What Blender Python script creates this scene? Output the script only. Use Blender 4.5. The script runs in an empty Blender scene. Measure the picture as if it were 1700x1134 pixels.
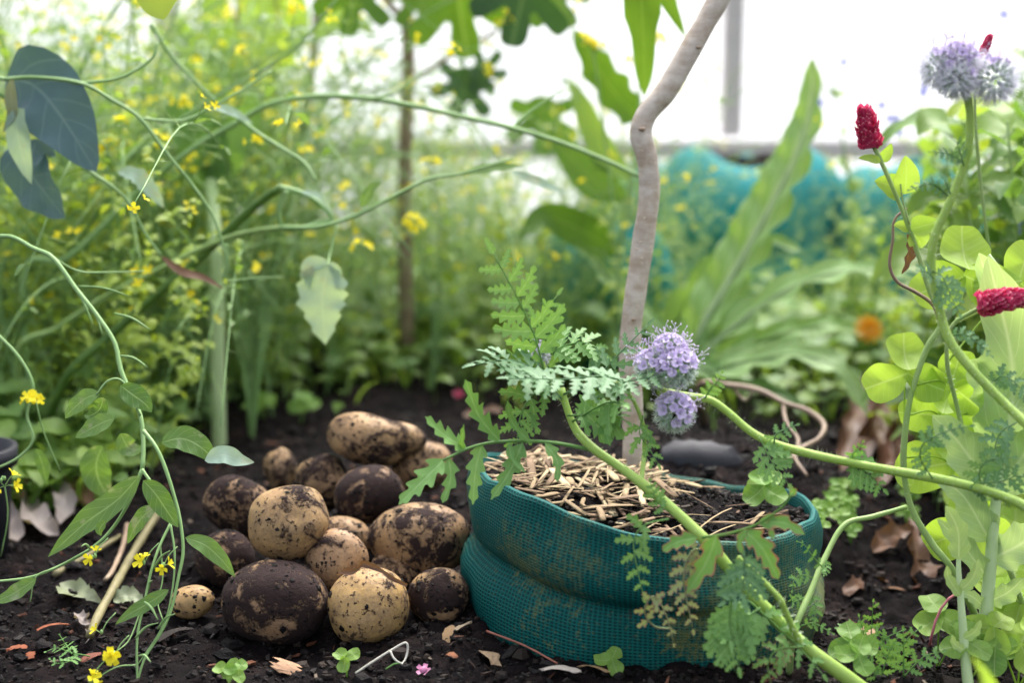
import bpy, math, random
import numpy as np
from mathutils import Vector, Matrix, Quaternion

R = math.radians
rnd = random.Random(7)
S = bpy.context.scene
COL = S.collection

# ------------------------------------------------------------------ camera
CAM_H, PITCH, FPX = 0.45, R(9.66), 1700 * 50 / 36.0
cam_d = bpy.data.cameras.new('camera')
cam_d.lens = 50; cam_d.sensor_width = 36
cam_d.clip_start = 0.05; cam_d.clip_end = 200
cam_d.dof.use_dof = True
cam_d.dof.focus_distance = 1.17
cam_d.dof.aperture_fstop = 3.2
cam = bpy.data.objects.new('camera', cam_d); COL.objects.link(cam)
cam.location = (0, 0, CAM_H); cam.rotation_euler = (math.pi / 2 - PITCH, 0, 0)
S.camera = cam

# ------------------------------------------------------------------ sky, sun, exposure
SUN_EL, SUN_AZ = R(58), R(18)          # azimuth clockwise from +Y (behind the scene)
W = bpy.data.worlds.new('World'); S.world = W; W.use_nodes = True
wn = W.node_tree; wn.nodes.clear()
sky = wn.nodes.new('ShaderNodeTexSky'); sky.sky_type = 'NISHITA'; sky.sun_disc = False
sky.sun_elevation = SUN_EL; sky.sun_rotation = SUN_AZ
sky.dust_density = 5.0; sky.air_density = 1.0; sky.ozone_density = 1.0
hs = wn.nodes.new('ShaderNodeHueSaturation'); hs.inputs['Saturation'].default_value = 0.42
bg = wn.nodes.new('ShaderNodeBackground'); bg.inputs['Strength'].default_value = 0.15
wo = wn.nodes.new('ShaderNodeOutputWorld')
wn.links.new(sky.outputs[0], hs.inputs['Color']); wn.links.new(hs.outputs[0], bg.inputs[0]); wn.links.new(bg.outputs[0], wo.inputs[0])
sun_d = bpy.data.lights.new('sun', 'SUN'); sun_d.energy = 1.5; sun_d.angle = R(40); sun_d.color = (1, .97, .91)
sun = bpy.data.objects.new('sun', sun_d); COL.objects.link(sun)
sv = Vector((math.sin(SUN_AZ) * math.cos(SUN_EL), math.cos(SUN_AZ) * math.cos(SUN_EL), math.sin(SUN_EL)))
sun.rotation_euler = (-sv).to_track_quat('-Z', 'Y').to_euler(); sun.location = sv * 6
S.view_settings.view_transform = 'Standard'; S.view_settings.look = 'None'
S.view_settings.exposure = 1.65; S.view_settings.gamma = 1; S.view_settings.use_curve_mapping = False
S.render.engine = 'CYCLES'
cy = S.cycles
cy.use_denoising = True
cy.use_adaptive_sampling = True; cy.adaptive_threshold = .025
cy.max_bounces = 5; cy.diffuse_bounces = 3; cy.glossy_bounces = 1; cy.transmission_bounces = 4; cy.transparent_max_bounces = 6
cy.caustics_reflective = False; cy.caustics_refractive = False

# ------------------------------------------------------------------ helpers
CAMV = Vector((0, 0, CAM_H))
FW = Vector((0, math.cos(PITCH), -math.sin(PITCH))); UP = Vector((0, math.sin(PITCH), math.cos(PITCH))); RT = Vector((1, 0, 0))

def ray(x, y):
    return FW + RT * ((x - 850) / FPX) + UP * ((567 - y) / FPX)
def P(x, y, d):
    v = ray(x, y); return CAMV + v * (d / v.y)
def G(x, y, z=0.0):
    v = ray(x, y); return CAMV + v * ((z - CAM_H) / v.z)
def PX(d):
    return d / FPX * 1.01
def PP(pts, d0=None, d1=None):
    out = []; n = len(pts)
    for i, p in enumerate(pts):
        if len(p) == 3: out.append(P(*p))
        else: out.append(P(p[0], p[1], d0 + ((d1 if d1 is not None else d0) - d0) * i / max(1, n - 1)))
    return out

def smooth(pts, n):
    pts = [Vector(p) for p in pts]
    if len(pts) == 2:
        return [pts[0].lerp(pts[1], i / n) for i in range(n + 1)]
    L = [0]
    for a, b in zip(pts, pts[1:]): L.append(L[-1] + (b - a).length)
    out = []; k = 0
    for i in range(n + 1):
        s = L[-1] * i / n
        while k < len(pts) - 2 and s > L[k + 1]: k += 1
        t = (s - L[k]) / max(1e-9, L[k + 1] - L[k]); t = min(1, max(0, t))
        p1, p2 = pts[k], pts[k + 1]
        p0 = pts[k - 1] if k > 0 else p1 * 2 - p2
        p3 = pts[k + 2] if k + 2 < len(pts) else p2 * 2 - p1
        out.append(0.5 * ((2 * p1) + (p2 - p0) * t + (2 * p0 - 5 * p1 + 4 * p2 - p3) * t * t + (3 * p1 - p0 - 3 * p2 + p3) * t ** 3))
    return out

_lat = np.random.RandomState(3).rand(256, 256)
def vnoise(x, y):
    x = np.asarray(x, float); y = np.asarray(y, float)
    xi = np.floor(x).astype(int); yi = np.floor(y).astype(int); fx = x - xi; fy = y - yi
    fx = fx * fx * (3 - 2 * fx); fy = fy * fy * (3 - 2 * fy)
    g = lambda a, b: _lat[a % 256, b % 256]
    return (g(xi, yi) * (1 - fx) + g(xi + 1, yi) * fx) * (1 - fy) + (g(xi, yi + 1) * (1 - fx) + g(xi + 1, yi + 1) * fx) * fy - .5
def ground_h(x, y):
    x = np.asarray(x, float); y = np.asarray(y, float)
    h = vnoise(x * 5 + 3, y * 5) * .022 + vnoise(x * 17, y * 17 + 9) * .012 + np.abs(vnoise(x * 48 + 2, y * 48)) * .016 + vnoise(x * 110 + 2, y * 110) * .0065
    h = h + .030 * np.exp(-(((x + .13) / .20) ** 2 + ((y - 1.55) / .22) ** 2))
    h = h + .075 * np.exp(-(((x - .19) / .16) ** 4 + ((y - 1.50) / .13) ** 4))
    h = h - .03 * np.exp(-(((x - .34) / .12) ** 2 + ((y - 1.25) / .14) ** 2))
    return h
def gh(x, y): return float(ground_h(x, y))
def onG(x, y, dz=0.0):
    p = G(x, y)
    for _ in range(3): p = G(x, y, gh(p.x, p.y))
    return p + Vector((0, 0, dz))

ORG = {}
class MB:
    def __init__(s): s.v = []; s.f = []; s.uv = []; s.r = []; s.m = []; s.cm = 0; s.cr = .5
    def tube(s, pts, r0, r1=None, sides=6, n=None, prof=None, cap=True, raw=False):
        if r1 is None: r1 = r0
        q = [Vector(p) for p in pts] if raw else smooth(pts, n or max(6, len(pts) * 4))
        b = len(s.v); N = len(q); ref = None
        for i, p in enumerate(q):
            T = (q[min(N - 1, i + 1)] - q[max(0, i - 1)]).normalized()
            if ref is None: ref = T.orthogonal().normalized()
            ref = (ref - T * ref.dot(T))
            ref = ref.normalized() if ref.length > 1e-6 else T.orthogonal().normalized()
            B = T.cross(ref); t = i / (N - 1)
            rr = (r0 + (r1 - r0) * t) * (prof(t) if prof else 1)
            for k in range(sides):
                a = 2 * math.pi * k / sides
                s.v.append(p + (ref * math.cos(a) + B * math.sin(a)) * rr); s.uv.append((k / sides, t)); s.r.append(s.cr)
        for i in range(N - 1):
            for k in range(sides):
                k2 = (k + 1) % sides
                s.f.append((b + i * sides + k, b + i * sides + k2, b + (i + 1) * sides + k2, b + (i + 1) * sides + k)); s.m.append(s.cm)
        if cap:
            s.f.append(tuple(b + k for k in range(sides))[::-1]); s.m.append(s.cm)
            s.f.append(tuple(b + (N - 1) * sides + k for k in range(sides))); s.m.append(s.cm)
        return q
    def leaf(s, pts, wf, nh=(0, -.6, .8), nt=14, ns=2, cup=.2, wave=0., shear=0., twist=0., raw=False, wn=3):
        q = pts if raw else smooth(pts, nt)
        nt = len(q) - 1
        nh = Vector(nh).normalized(); b = len(s.v); ph = rnd.random() * 9
        L = sum(((q[i + 1] - q[i]).length for i in range(nt)), 0.0)
        for i, p in enumerate(q):
            T = (q[min(nt, i + 1)] - q[max(0, i - 1)]); T = T.normalized() if T.length > 1e-9 else Vector((0, 0, 1))
            X = T.cross(nh)
            X = X.normalized() if X.length > 1e-3 else T.orthogonal().normalized()
            t = i / nt
            if twist: X = Quaternion(T, twist * t) @ X
            Nn = X.cross(T)
            w = wf(t)
            for j in range(-ns, ns + 1):
                u = j / ns
                o = X * (u * w) + Nn * (cup * u * u * w + wave * w * abs(u) * math.sin(t * wn * 6.28 + ph + (1.5 if u > 0 else 0))) + T * (shear * abs(u) * w)
                s.v.append(p + o); s.uv.append((.5 + .5 * u, t)); s.r.append(s.cr)
        k = 2 * ns + 1
        for i in range(nt):
            for j in range(2 * ns):
                s.f.append((b + i * k + j, b + i * k + j + 1, b + (i + 1) * k + j + 1, b + (i + 1) * k + j)); s.m.append(s.cm)
        return q
    def radial(s, c, nrm, updir, rf, rings=4, seg=48, cup=.1, wave=0.):
        """leaf with a star-shaped outline: rf(angle) measured from updir"""
        nrm = Vector(nrm).normalized(); c = Vector(c)
        u = Vector(updir); u = (u - nrm * u.dot(nrm)).normalized(); x = u.cross(nrm)
        b = len(s.v); s.v.append(c); s.uv.append((.5, .5)); s.r.append(s.cr); ph = rnd.random() * 6
        rm = max(rf(2 * math.pi * k / seg) for k in range(seg))
        for i in range(1, rings + 1):
            for k in range(seg):
                a = 2 * math.pi * k / seg; rr = rf(a) * i / rings
                s.v.append(c + u * math.cos(a) * rr + x * math.sin(a) * rr + nrm * (cup * rr * rr / rm + wave * rr * math.sin(a * 3 + ph)))
                s.uv.append((.5 + .5 * math.sin(a) * rr / rm, .5 + .5 * math.cos(a) * rr / rm)); s.r.append(s.cr)
        for k in range(seg):
            s.f.append((b, b + 1 + k, b + 1 + (k + 1) % seg)); s.m.append(s.cm)
        for i in range(rings - 1):
            for k in range(seg):
                a0 = b + 1 + i * seg; a1 = a0 + seg; k2 = (k + 1) % seg
                s.f.append((a0 + k, a1 + k, a1 + k2, a0 + k2)); s.m.append(s.cm)
    def blob(s, c, rx, ry, rz, rot=None, jit=.25, lat=5, lon=7, rr=rnd):
        b = len(s.v); c = Vector(c)
        pts = [Vector((0, 0, 1))]
        for i in range(1, lat):
            for k in range(lon):
                th = math.pi * i / lat; ph = 2 * math.pi * k / lon
                pts.append(Vector((math.sin(th) * math.cos(ph), math.sin(th) * math.sin(ph), math.cos(th))))
        pts.append(Vector((0, 0, -1)))
        for p in pts:
            q = Vector((p.x * rx, p.y * ry, p.z * rz)) * (1 + rr.uniform(-jit, jit))
            if rot is not None: q = rot @ q
            s.v.append(c + q); s.uv.append((.5, .5)); s.r.append(s.cr)
        for k in range(lon):
            s.f.append((b, b + 1 + k, b + 1 + (k + 1) % lon)); s.m.append(s.cm)
            e = b + len(pts) - 1; o = b + 1 + (lat - 2) * lon
            s.f.append((e, o + (k + 1) % lon, o + k)); s.m.append(s.cm)
        for i in range(lat - 2):
            for k in range(lon):
                o = b + 1 + i * lon; k2 = (k + 1) % lon
                s.f.append((o + k, o + lon + k, o + lon + k2, o + k2)); s.m.append(s.cm)
    def box(s, c, ax, ay, az, jit=0.):
        b = len(s.v); c = Vector(c)
        for i in (-1, 1):
            for j in (-1, 1):
                for k in (-1, 1):
                    s.v.append(c + ax * (i * (1 + rnd.uniform(-jit, jit))) + ay * (j * (1 + rnd.uniform(-jit, jit))) + az * (k * (1 + rnd.uniform(-jit, jit))))
                    s.uv.append(((j + 1) / 2, (i + 1) / 2)); s.r.append(s.cr)
        for f in ((0, 1, 3, 2), (4, 6, 7, 5), (0, 4, 5, 1), (2, 3, 7, 6), (0, 2, 6, 4), (1, 5, 7, 3)):
            s.f.append(tuple(b + i for i in f)); s.m.append(s.cm)
    def mesh(s, name, mats, org, smooth_=True):
        me = bpy.data.meshes.new(name)
        V = np.array([tuple(p) for p in s.v], float) - np.array(tuple(org))
        me.from_pydata(V.tolist(), [], s.f)
        for m in (mats if isinstance(mats, (list, tuple)) else [mats]): me.materials.append(m)
        n = len(me.loops); li = np.empty(n, np.int32); me.loops.foreach_get('vertex_index', li)
        uvl = me.uv_layers.new(name='UVMap')
        uvl.data.foreach_set('uv', np.array(s.uv, np.float32)[li].ravel())
        at = me.attributes.new('rnd', 'FLOAT', 'POINT'); at.data.foreach_set('value', np.array(s.r, np.float32))
        if max(s.m, default=0) > 0: me.polygons.foreach_set('material_index', np.array(s.m, np.int32))
        if smooth_: me.polygons.foreach_set('use_smooth', np.ones(len(me.polygons), bool))
        me.update()
        return me
    def build(s, name, mats, parent=None, smooth_=True, kind=None):
        """one mesh object; a child when parent is given, else origin at its base"""
        if parent is not None:
            org = ORG[parent.name]
        else:
            A = np.array([tuple(p) for p in s.v]); mn, mx = A.min(0), A.max(0)
            org = Vector(((mn[0] + mx[0]) / 2, (mn[1] + mx[1]) / 2, mn[2]))
        o = bpy.data.objects.new(name, s.mesh(name, mats, org, smooth_)); COL.objects.link(o)
        if parent is not None: o.parent = parent
        else: o.location = org
        ORG[o.name] = org
        if kind: o['kind'] = kind
        return o

def tag(o, label=None, cat=None, group=None, kind=None):
    if label: o['label'] = label
    if cat: o['category'] = cat
    if group: o['group'] = group
    if kind: o['kind'] = kind
    return o
def thing(name, label, cat, loc, group=None):
    o = bpy.data.objects.new(name, None); COL.objects.link(o); o.location = loc
    o.empty_display_size = .05
    ORG[o.name] = Vector(loc)
    return tag(o, label, cat, group)
def copy_tree(o, parent=None):
    c = o.copy(); COL.objects.link(c)
    if parent is not None: c.parent = parent
    for ch in list(o.children): copy_tree(ch, c)
    return c

# ------------------------------------------------------------------ materials
def newmat(name):
    m = bpy.data.materials.new(name); m.use_nodes = True; nt = m.node_tree; nt.nodes.clear()
    return m, nt
def N(nt, t, **kw):
    n = nt.nodes.new('ShaderNode' + t)
    for k, v in kw.items():
        if hasattr(n, k): setattr(n, k, v)
        else: n.inputs[k.replace('_', ' ')].default_value = v
    return n
def ramp(nt, stops, interp='LINEAR'):
    n = nt.nodes.new('ShaderNodeValToRGB'); n.color_ramp.interpolation = interp
    e = n.color_ramp.elements
    while len(e) < len(stops): e.new(.5)
    for el, (p, c) in zip(e, stops):
        el.position = p; el.color = (*c, 1) if len(c) == 3 else c
    return n
def mixc(nt, a, b, f, mode='MIX'):
    n = nt.nodes.new('ShaderNodeMix'); n.data_type = 'RGBA'; n.blend_type = mode
    for sock, v in ((n.inputs[6], a), (n.inputs[7], b), (n.inputs[0], f)):
        if isinstance(v, bpy.types.NodeSocket): nt.links.new(v, sock)
        elif isinstance(v, (int, float)): sock.default_value = v
        else: sock.default_value = (*v, 1)
    return n.outputs[2]
def mth(nt, op, a, b=0., c=None):
    n = nt.nodes.new('ShaderNodeMath'); n.operation = op
    for i, v in enumerate((a, b) if c is None else (a, b, c)):
        if isinstance(v, bpy.types.NodeSocket): nt.links.new(v, n.inputs[i])
        else: n.inputs[i].default_value = v
    return n.outputs[0]
def noise(nt, scale, detail=3, rough=.55, vec=None, dist=0.):
    n = nt.nodes.new('ShaderNodeTexNoise'); n.inputs['Scale'].default_value = scale; n.inputs['Detail'].default_value = detail
    n.inputs['Roughness'].default_value = rough; n.inputs['Distortion'].default_value = dist
    if vec is not None: nt.links.new(vec, n.inputs['Vector'])
    return n.outputs['Fac']
def finish(nt, m, color, rough=.6, spec=.3, bump=None, bstr=.3, bdist=.002, transl=0., tcol=None, sheen=0.):
    p = N(nt, 'BsdfPrincipled'); p.inputs['Roughness'].default_value = rough if not isinstance(rough, bpy.types.NodeSocket) else .5
    if isinstance(rough, bpy.types.NodeSocket): nt.links.new(rough, p.inputs['Roughness'])
    p.inputs['Specular IOR Level'].default_value = spec
    if sheen: p.inputs['Sheen Weight'].default_value = sheen
    if isinstance(color, bpy.types.NodeSocket): nt.links.new(color, p.inputs['Base Color'])
    else: p.inputs['Base Color'].default_value = (*color, 1)
    if bump is not None:
        b = N(nt, 'Bump'); b.inputs['Strength'].default_value = bstr; b.inputs['Distance'].default_value = bdist
        nt.links.new(bump, b.inputs['Height']); nt.links.new(b.outputs[0], p.inputs['Normal'])
    out = N(nt, 'OutputMaterial'); sh = p.outputs[0]
    if transl:
        t = N(nt, 'BsdfTranslucent'); mx = N(nt, 'MixShader'); mx.inputs[0].default_value = transl
        tc = tcol if tcol is not None else color
        if isinstance(tc, bpy.types.NodeSocket): nt.links.new(tc, t.inputs[0])
        else: t.inputs[0].default_value = (*tc, 1)
        nt.links.new(sh, mx.inputs[1]); nt.links.new(t.outputs[0], mx.inputs[2]); sh = mx.outputs[0]
    nt.links.new(sh, out.inputs[0])
    return m
def attr(nt, name='rnd'):
    a = N(nt, 'Attribute'); a.attribute_name = name; return a.outputs['Fac']

def leafmat(name, c1, c2, vein=None, veinw=.05, side=0, rough=.5, transl=.4, spec=.35, nscale=60, blotch=None, edge=None, tip=None, tyel=(1.25, 1.15, .5)):
    m, nt = newmat(name)
    tc = N(nt, 'TexCoord'); ob = tc.outputs['Object']; uv = tc.outputs['UV']
    oi = N(nt, 'ObjectInfo')
    f = mth(nt, 'ADD', mth(nt, 'MULTIPLY', attr(nt), .55), mth(nt, 'MULTIPLY', noise(nt, nscale, 2, .6, ob), .5))
    f = mth(nt, 'ADD', f, mth(nt, 'MULTIPLY', mth(nt, 'SUBTRACT', oi.outputs['Random'], .5), .35))
    col = mixc(nt, c1, c2, f)
    sx = N(nt, 'SeparateXYZ'); nt.links.new(uv, sx.inputs[0])
    au = mth(nt, 'ABSOLUTE', mth(nt, 'SUBTRACT', sx.outputs[0], .5))
    bump = noise(nt, nscale * 6, 2, .6, ob)
    if blotch is not None:
        bm_ = ramp(nt, [(.58, (0, 0, 0)), (.66, (1, 1, 1))]); nt.links.new(noise(nt, nscale * .8, 4, .6, ob), bm_.inputs[0])
        col = mixc(nt, col, blotch, mth(nt, 'MULTIPLY', bm_.outputs[0], .75))
    if edge is not None:
        e = mth(nt, 'MULTIPLY', mth(nt, 'SUBTRACT', mth(nt, 'ADD', au, mth(nt, 'MULTIPLY', noise(nt, nscale * 2, 2, .5, ob), .15)), .44), 9.)
        e.node.use_clamp = True
        col = mixc(nt, col, edge, e)
    if tip is not None:
        e = mth(nt, 'MULTIPLY', mth(nt, 'SUBTRACT', mth(nt, 'ADD', sx.outputs[1], mth(nt, 'MULTIPLY', noise(nt, nscale * 2, 2, .5, ob), .25)), .92), 8.)
        e.node.use_clamp = True
        col = mixc(nt, col, tip, e)
    if vein is not None:
        v = mth(nt, 'SUBTRACT', 1., mth(nt, 'DIVIDE', au, veinw)); v.node.use_clamp = True
        if side:
            w = mth(nt, 'FRACT', mth(nt, 'ADD', mth(nt, 'MULTIPLY', sx.outputs[1], side), mth(nt, 'MULTIPLY', au, -side * .45)))
            w = mth(nt, 'ABSOLUTE', mth(nt, 'SUBTRACT', w, .5))
            w = mth(nt, 'SUBTRACT', 1., mth(nt, 'DIVIDE', w, .07)); w.node.use_clamp = True
            v = mth(nt, 'MAXIMUM', v, mth(nt, 'MULTIPLY', w, .55))
        col = mixc(nt, col, vein, v)
        bump = mth(nt, 'ADD', mth(nt, 'MULTIPLY', bump, .4), mth(nt, 'MULTIPLY', v, -.8))
    tcol = mixc(nt, col, tyel, 1., 'MULTIPLY')
    return finish(nt, m, col, rough, spec, bump, .25, .0015, transl, tcol)

def stemmat(name, c1, c2, scale=30, rough=.5, bump=.2, spec=.3, transl=0.):
    m, nt = newmat(name)
    tc = N(nt, 'TexCoord'); oi = N(nt, 'ObjectInfo')
    f = mth(nt, 'ADD', noise(nt, scale, 3, .6, tc.outputs['Object']), mth(nt, 'MULTIPLY', mth(nt, 'SUBTRACT', attr(nt), .5), .8))
    mp = N(nt, 'Mapping'); mp.inputs['Scale'].default_value = (14, 1.5, 1); nt.links.new(tc.outputs['UV'], mp.inputs[0])
    st = noise(nt, 3, 2, .5, mp.outputs[0])
    r_ = ramp(nt, [(.3, (0, 0, 0)), (.7, (1, 1, 1))]); nt.links.new(f, r_.inputs[0])
    return finish(nt, m, mixc(nt, c1, c2, r_.outputs[0]), rough, spec, mth(nt, 'ADD', st, f), bump, .0015, transl)

M = {}
M['mustard_leaf'] = leafmat('mustard_leaf', (.09, .19, .045), (.18, .31, .085), (.28, .42, .17), .05, 7, blotch=(.30, .34, .22))
M['mustard_stem'] = stemmat('mustard_stem', (.19, .33, .11), (.29, .45, .18))
M['dark_stem'] = stemmat('dark_stem', (.06, .13, .02), (.11, .2, .04))
M['pale_stem'] = stemmat('pale_stem', (.22, .34, .10), (.32, .45, .16))
M['bluish_leaf'] = leafmat('bluish_leaf', (.05, .10, .125), (.08, .15, .165), (.13, .21, .22), .03, 6, transl=.2, rough=.55)
M['grey_leaf'] = leafmat('grey_leaf', (.30, .45, .35), (.40, .54, .44), (.44, .57, .46), .03, 7, transl=.35, blotch=(.40, .44, .30))
M['fig_leaf'] = leafmat('fig_leaf', (.07, .16, .02), (.13, .25, .035), (.2, .32, .08), .02, 0, transl=.4)
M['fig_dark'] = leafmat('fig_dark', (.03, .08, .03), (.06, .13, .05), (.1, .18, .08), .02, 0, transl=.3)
M['bg_leaf'] = leafmat('bg_leaf', (.15, .27, .05), (.28, .42, .105), transl=.5, nscale=12)
M['bg_leaf_deep'] = leafmat('bg_leaf_deep', (.10, .22, .055), (.20, .34, .10), transl=.45, nscale=12)
M['bg_leaf_yellow'] = leafmat('bg_leaf_yellow', (.26, .39, .05), (.40, .51, .09), transl=.5, nscale=12)
M['phac_leaf'] = leafmat('phac_leaf', (.11, .26, .06), (.20, .38, .11), (.28, .46, .18), .08, 5, transl=.3, nscale=90)
M['phac_grey'] = leafmat('phac_grey', (.085, .20, .075), (.155, .30, .14), (.21, .36, .18), .08, 5, transl=.3, nscale=90)
M['phac_tip'] = leafmat('phac_tip', (.11, .26, .05), (.18, .36, .08), (.25, .42, .15), .08, 5, transl=.3, edge=(.34, .13, .10), nscale=90)
M['phac_purple'] = leafmat('phac_purple', (.22, .30, .12), (.30, .34, .16), (.3, .4, .2), .08, 0, transl=.3, edge=(.34, .08, .16), nscale=120)
M['phac_stem'] = stemmat('phac_stem', (.33, .50, .09), (.44, .61, .15), transl=.15)
M['hair'] = stemmat('hair', (.50, .60, .40), (.62, .70, .52), transl=.3)
M['lilac'] = leafmat('lilac', (.66, .52, .86), (.84, .74, .95), (.56, .36, .76), .04, 0, transl=.35, tyel=(1, 1, 1), nscale=200)
M['bud_hair'] = stemmat('bud_hair', (.55, .64, .55), (.74, .80, .74), transl=.3)
M['bud_green'] = stemmat('bud_green', (.30, .42, .27), (.44, .55, .40))
M['bud_pale'] = stemmat('bud_pale', (.48, .58, .46), (.62, .70, .62))
M['bud_hair_lilac'] = stemmat('bud_hair_lilac', (.70, .69, .78), (.88, .88, .90), transl=.3)
M['stamen'] = stemmat('stamen', (.66, .56, .76), (.82, .76, .86), transl=.2)
M['clover_red'] = leafmat('clover_red', (.58, .02, .10), (.78, .11, .26), transl=.3, tyel=(1, 1, 1), nscale=200, tip=(.85, .34, .42))
M['clover_leaf'] = leafmat('clover_leaf', (.30, .46, .06), (.40, .56, .10), (.46, .6, .2), .03, 9, transl=.5, tyel=(1.1, 1.1, .6))
M['clover_small'] = leafmat('clover_small', (.14, .30, .05), (.28, .45, .09), (.35, .5, .18), .03, 6, transl=.45)
M['clover_stem'] = stemmat('clover_stem', (.27, .41, .12), (.37, .49, .19))
M['pale_leaf'] = leafmat('pale_leaf', (.36, .51, .22), (.46, .60, .32), (.60, .70, .46), .06, 9, transl=.42, tyel=(1.1, 1.1, .6), nscale=25)
M['cardoon'] = leafmat('cardoon', (.20, .36, .10), (.32, .48, .20), (.58, .68, .46), .13, 8, transl=.35, nscale=25)
M['midrib'] = stemmat('midrib', (.42, .56, .26), (.54, .66, .36))
M['yellow'] = leafmat('yellow', (.84, .72, .02), (.92, .82, .05), transl=.35, tyel=(1, 1, 1), nscale=200, spec=.2)
M['blue'] = leafmat('blue', (.10, .10, .55), (.20, .2, .7), transl=.3, tyel=(1, 1, 1))
M['orange'] = leafmat('orange', (.75, .28, .01), (.85, .42, .02), transl=.3, tyel=(1, 1, 1))
M['pinkish'] = leafmat('pinkish', (.6, .2, .4), (.7, .35, .5), transl=.3, tyel=(1, 1, 1))
M['dead_leaf'] = leafmat('dead_leaf', (.10, .045, .028), (.22, .12, .07), (.28, .17, .10), .03, 7, transl=.2, nscale=30)
M['dead_pale'] = leafmat('dead_pale', (.16, .12, .105), (.34, .29, .27), (.4, .34, .31), .03, 7, transl=.2, nscale=40)
M['dead_green'] = leafmat('dead_green', (.17, .21, .12), (.28, .31, .19), (.34, .36, .24), .03, 7, transl=.2, nscale=30, blotch=(.08, .06, .05))
M['brown_stem'] = stemmat('brown_stem', (.20, .13, .09), (.36, .27, .19))
M['twig'] = stemmat('twig', (.12, .105, .05), (.25, .22, .11))
M['pale_twig'] = stemmat('pale_twig', (.5, .47, .40), (.62, .6, .52))
M['red_twig'] = stemmat('red_twig', (.26, .09, .06), (.36, .14, .10))
M['pink_stem'] = stemmat('pink_stem', (.40, .10, .14), (.5, .18, .2))

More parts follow.
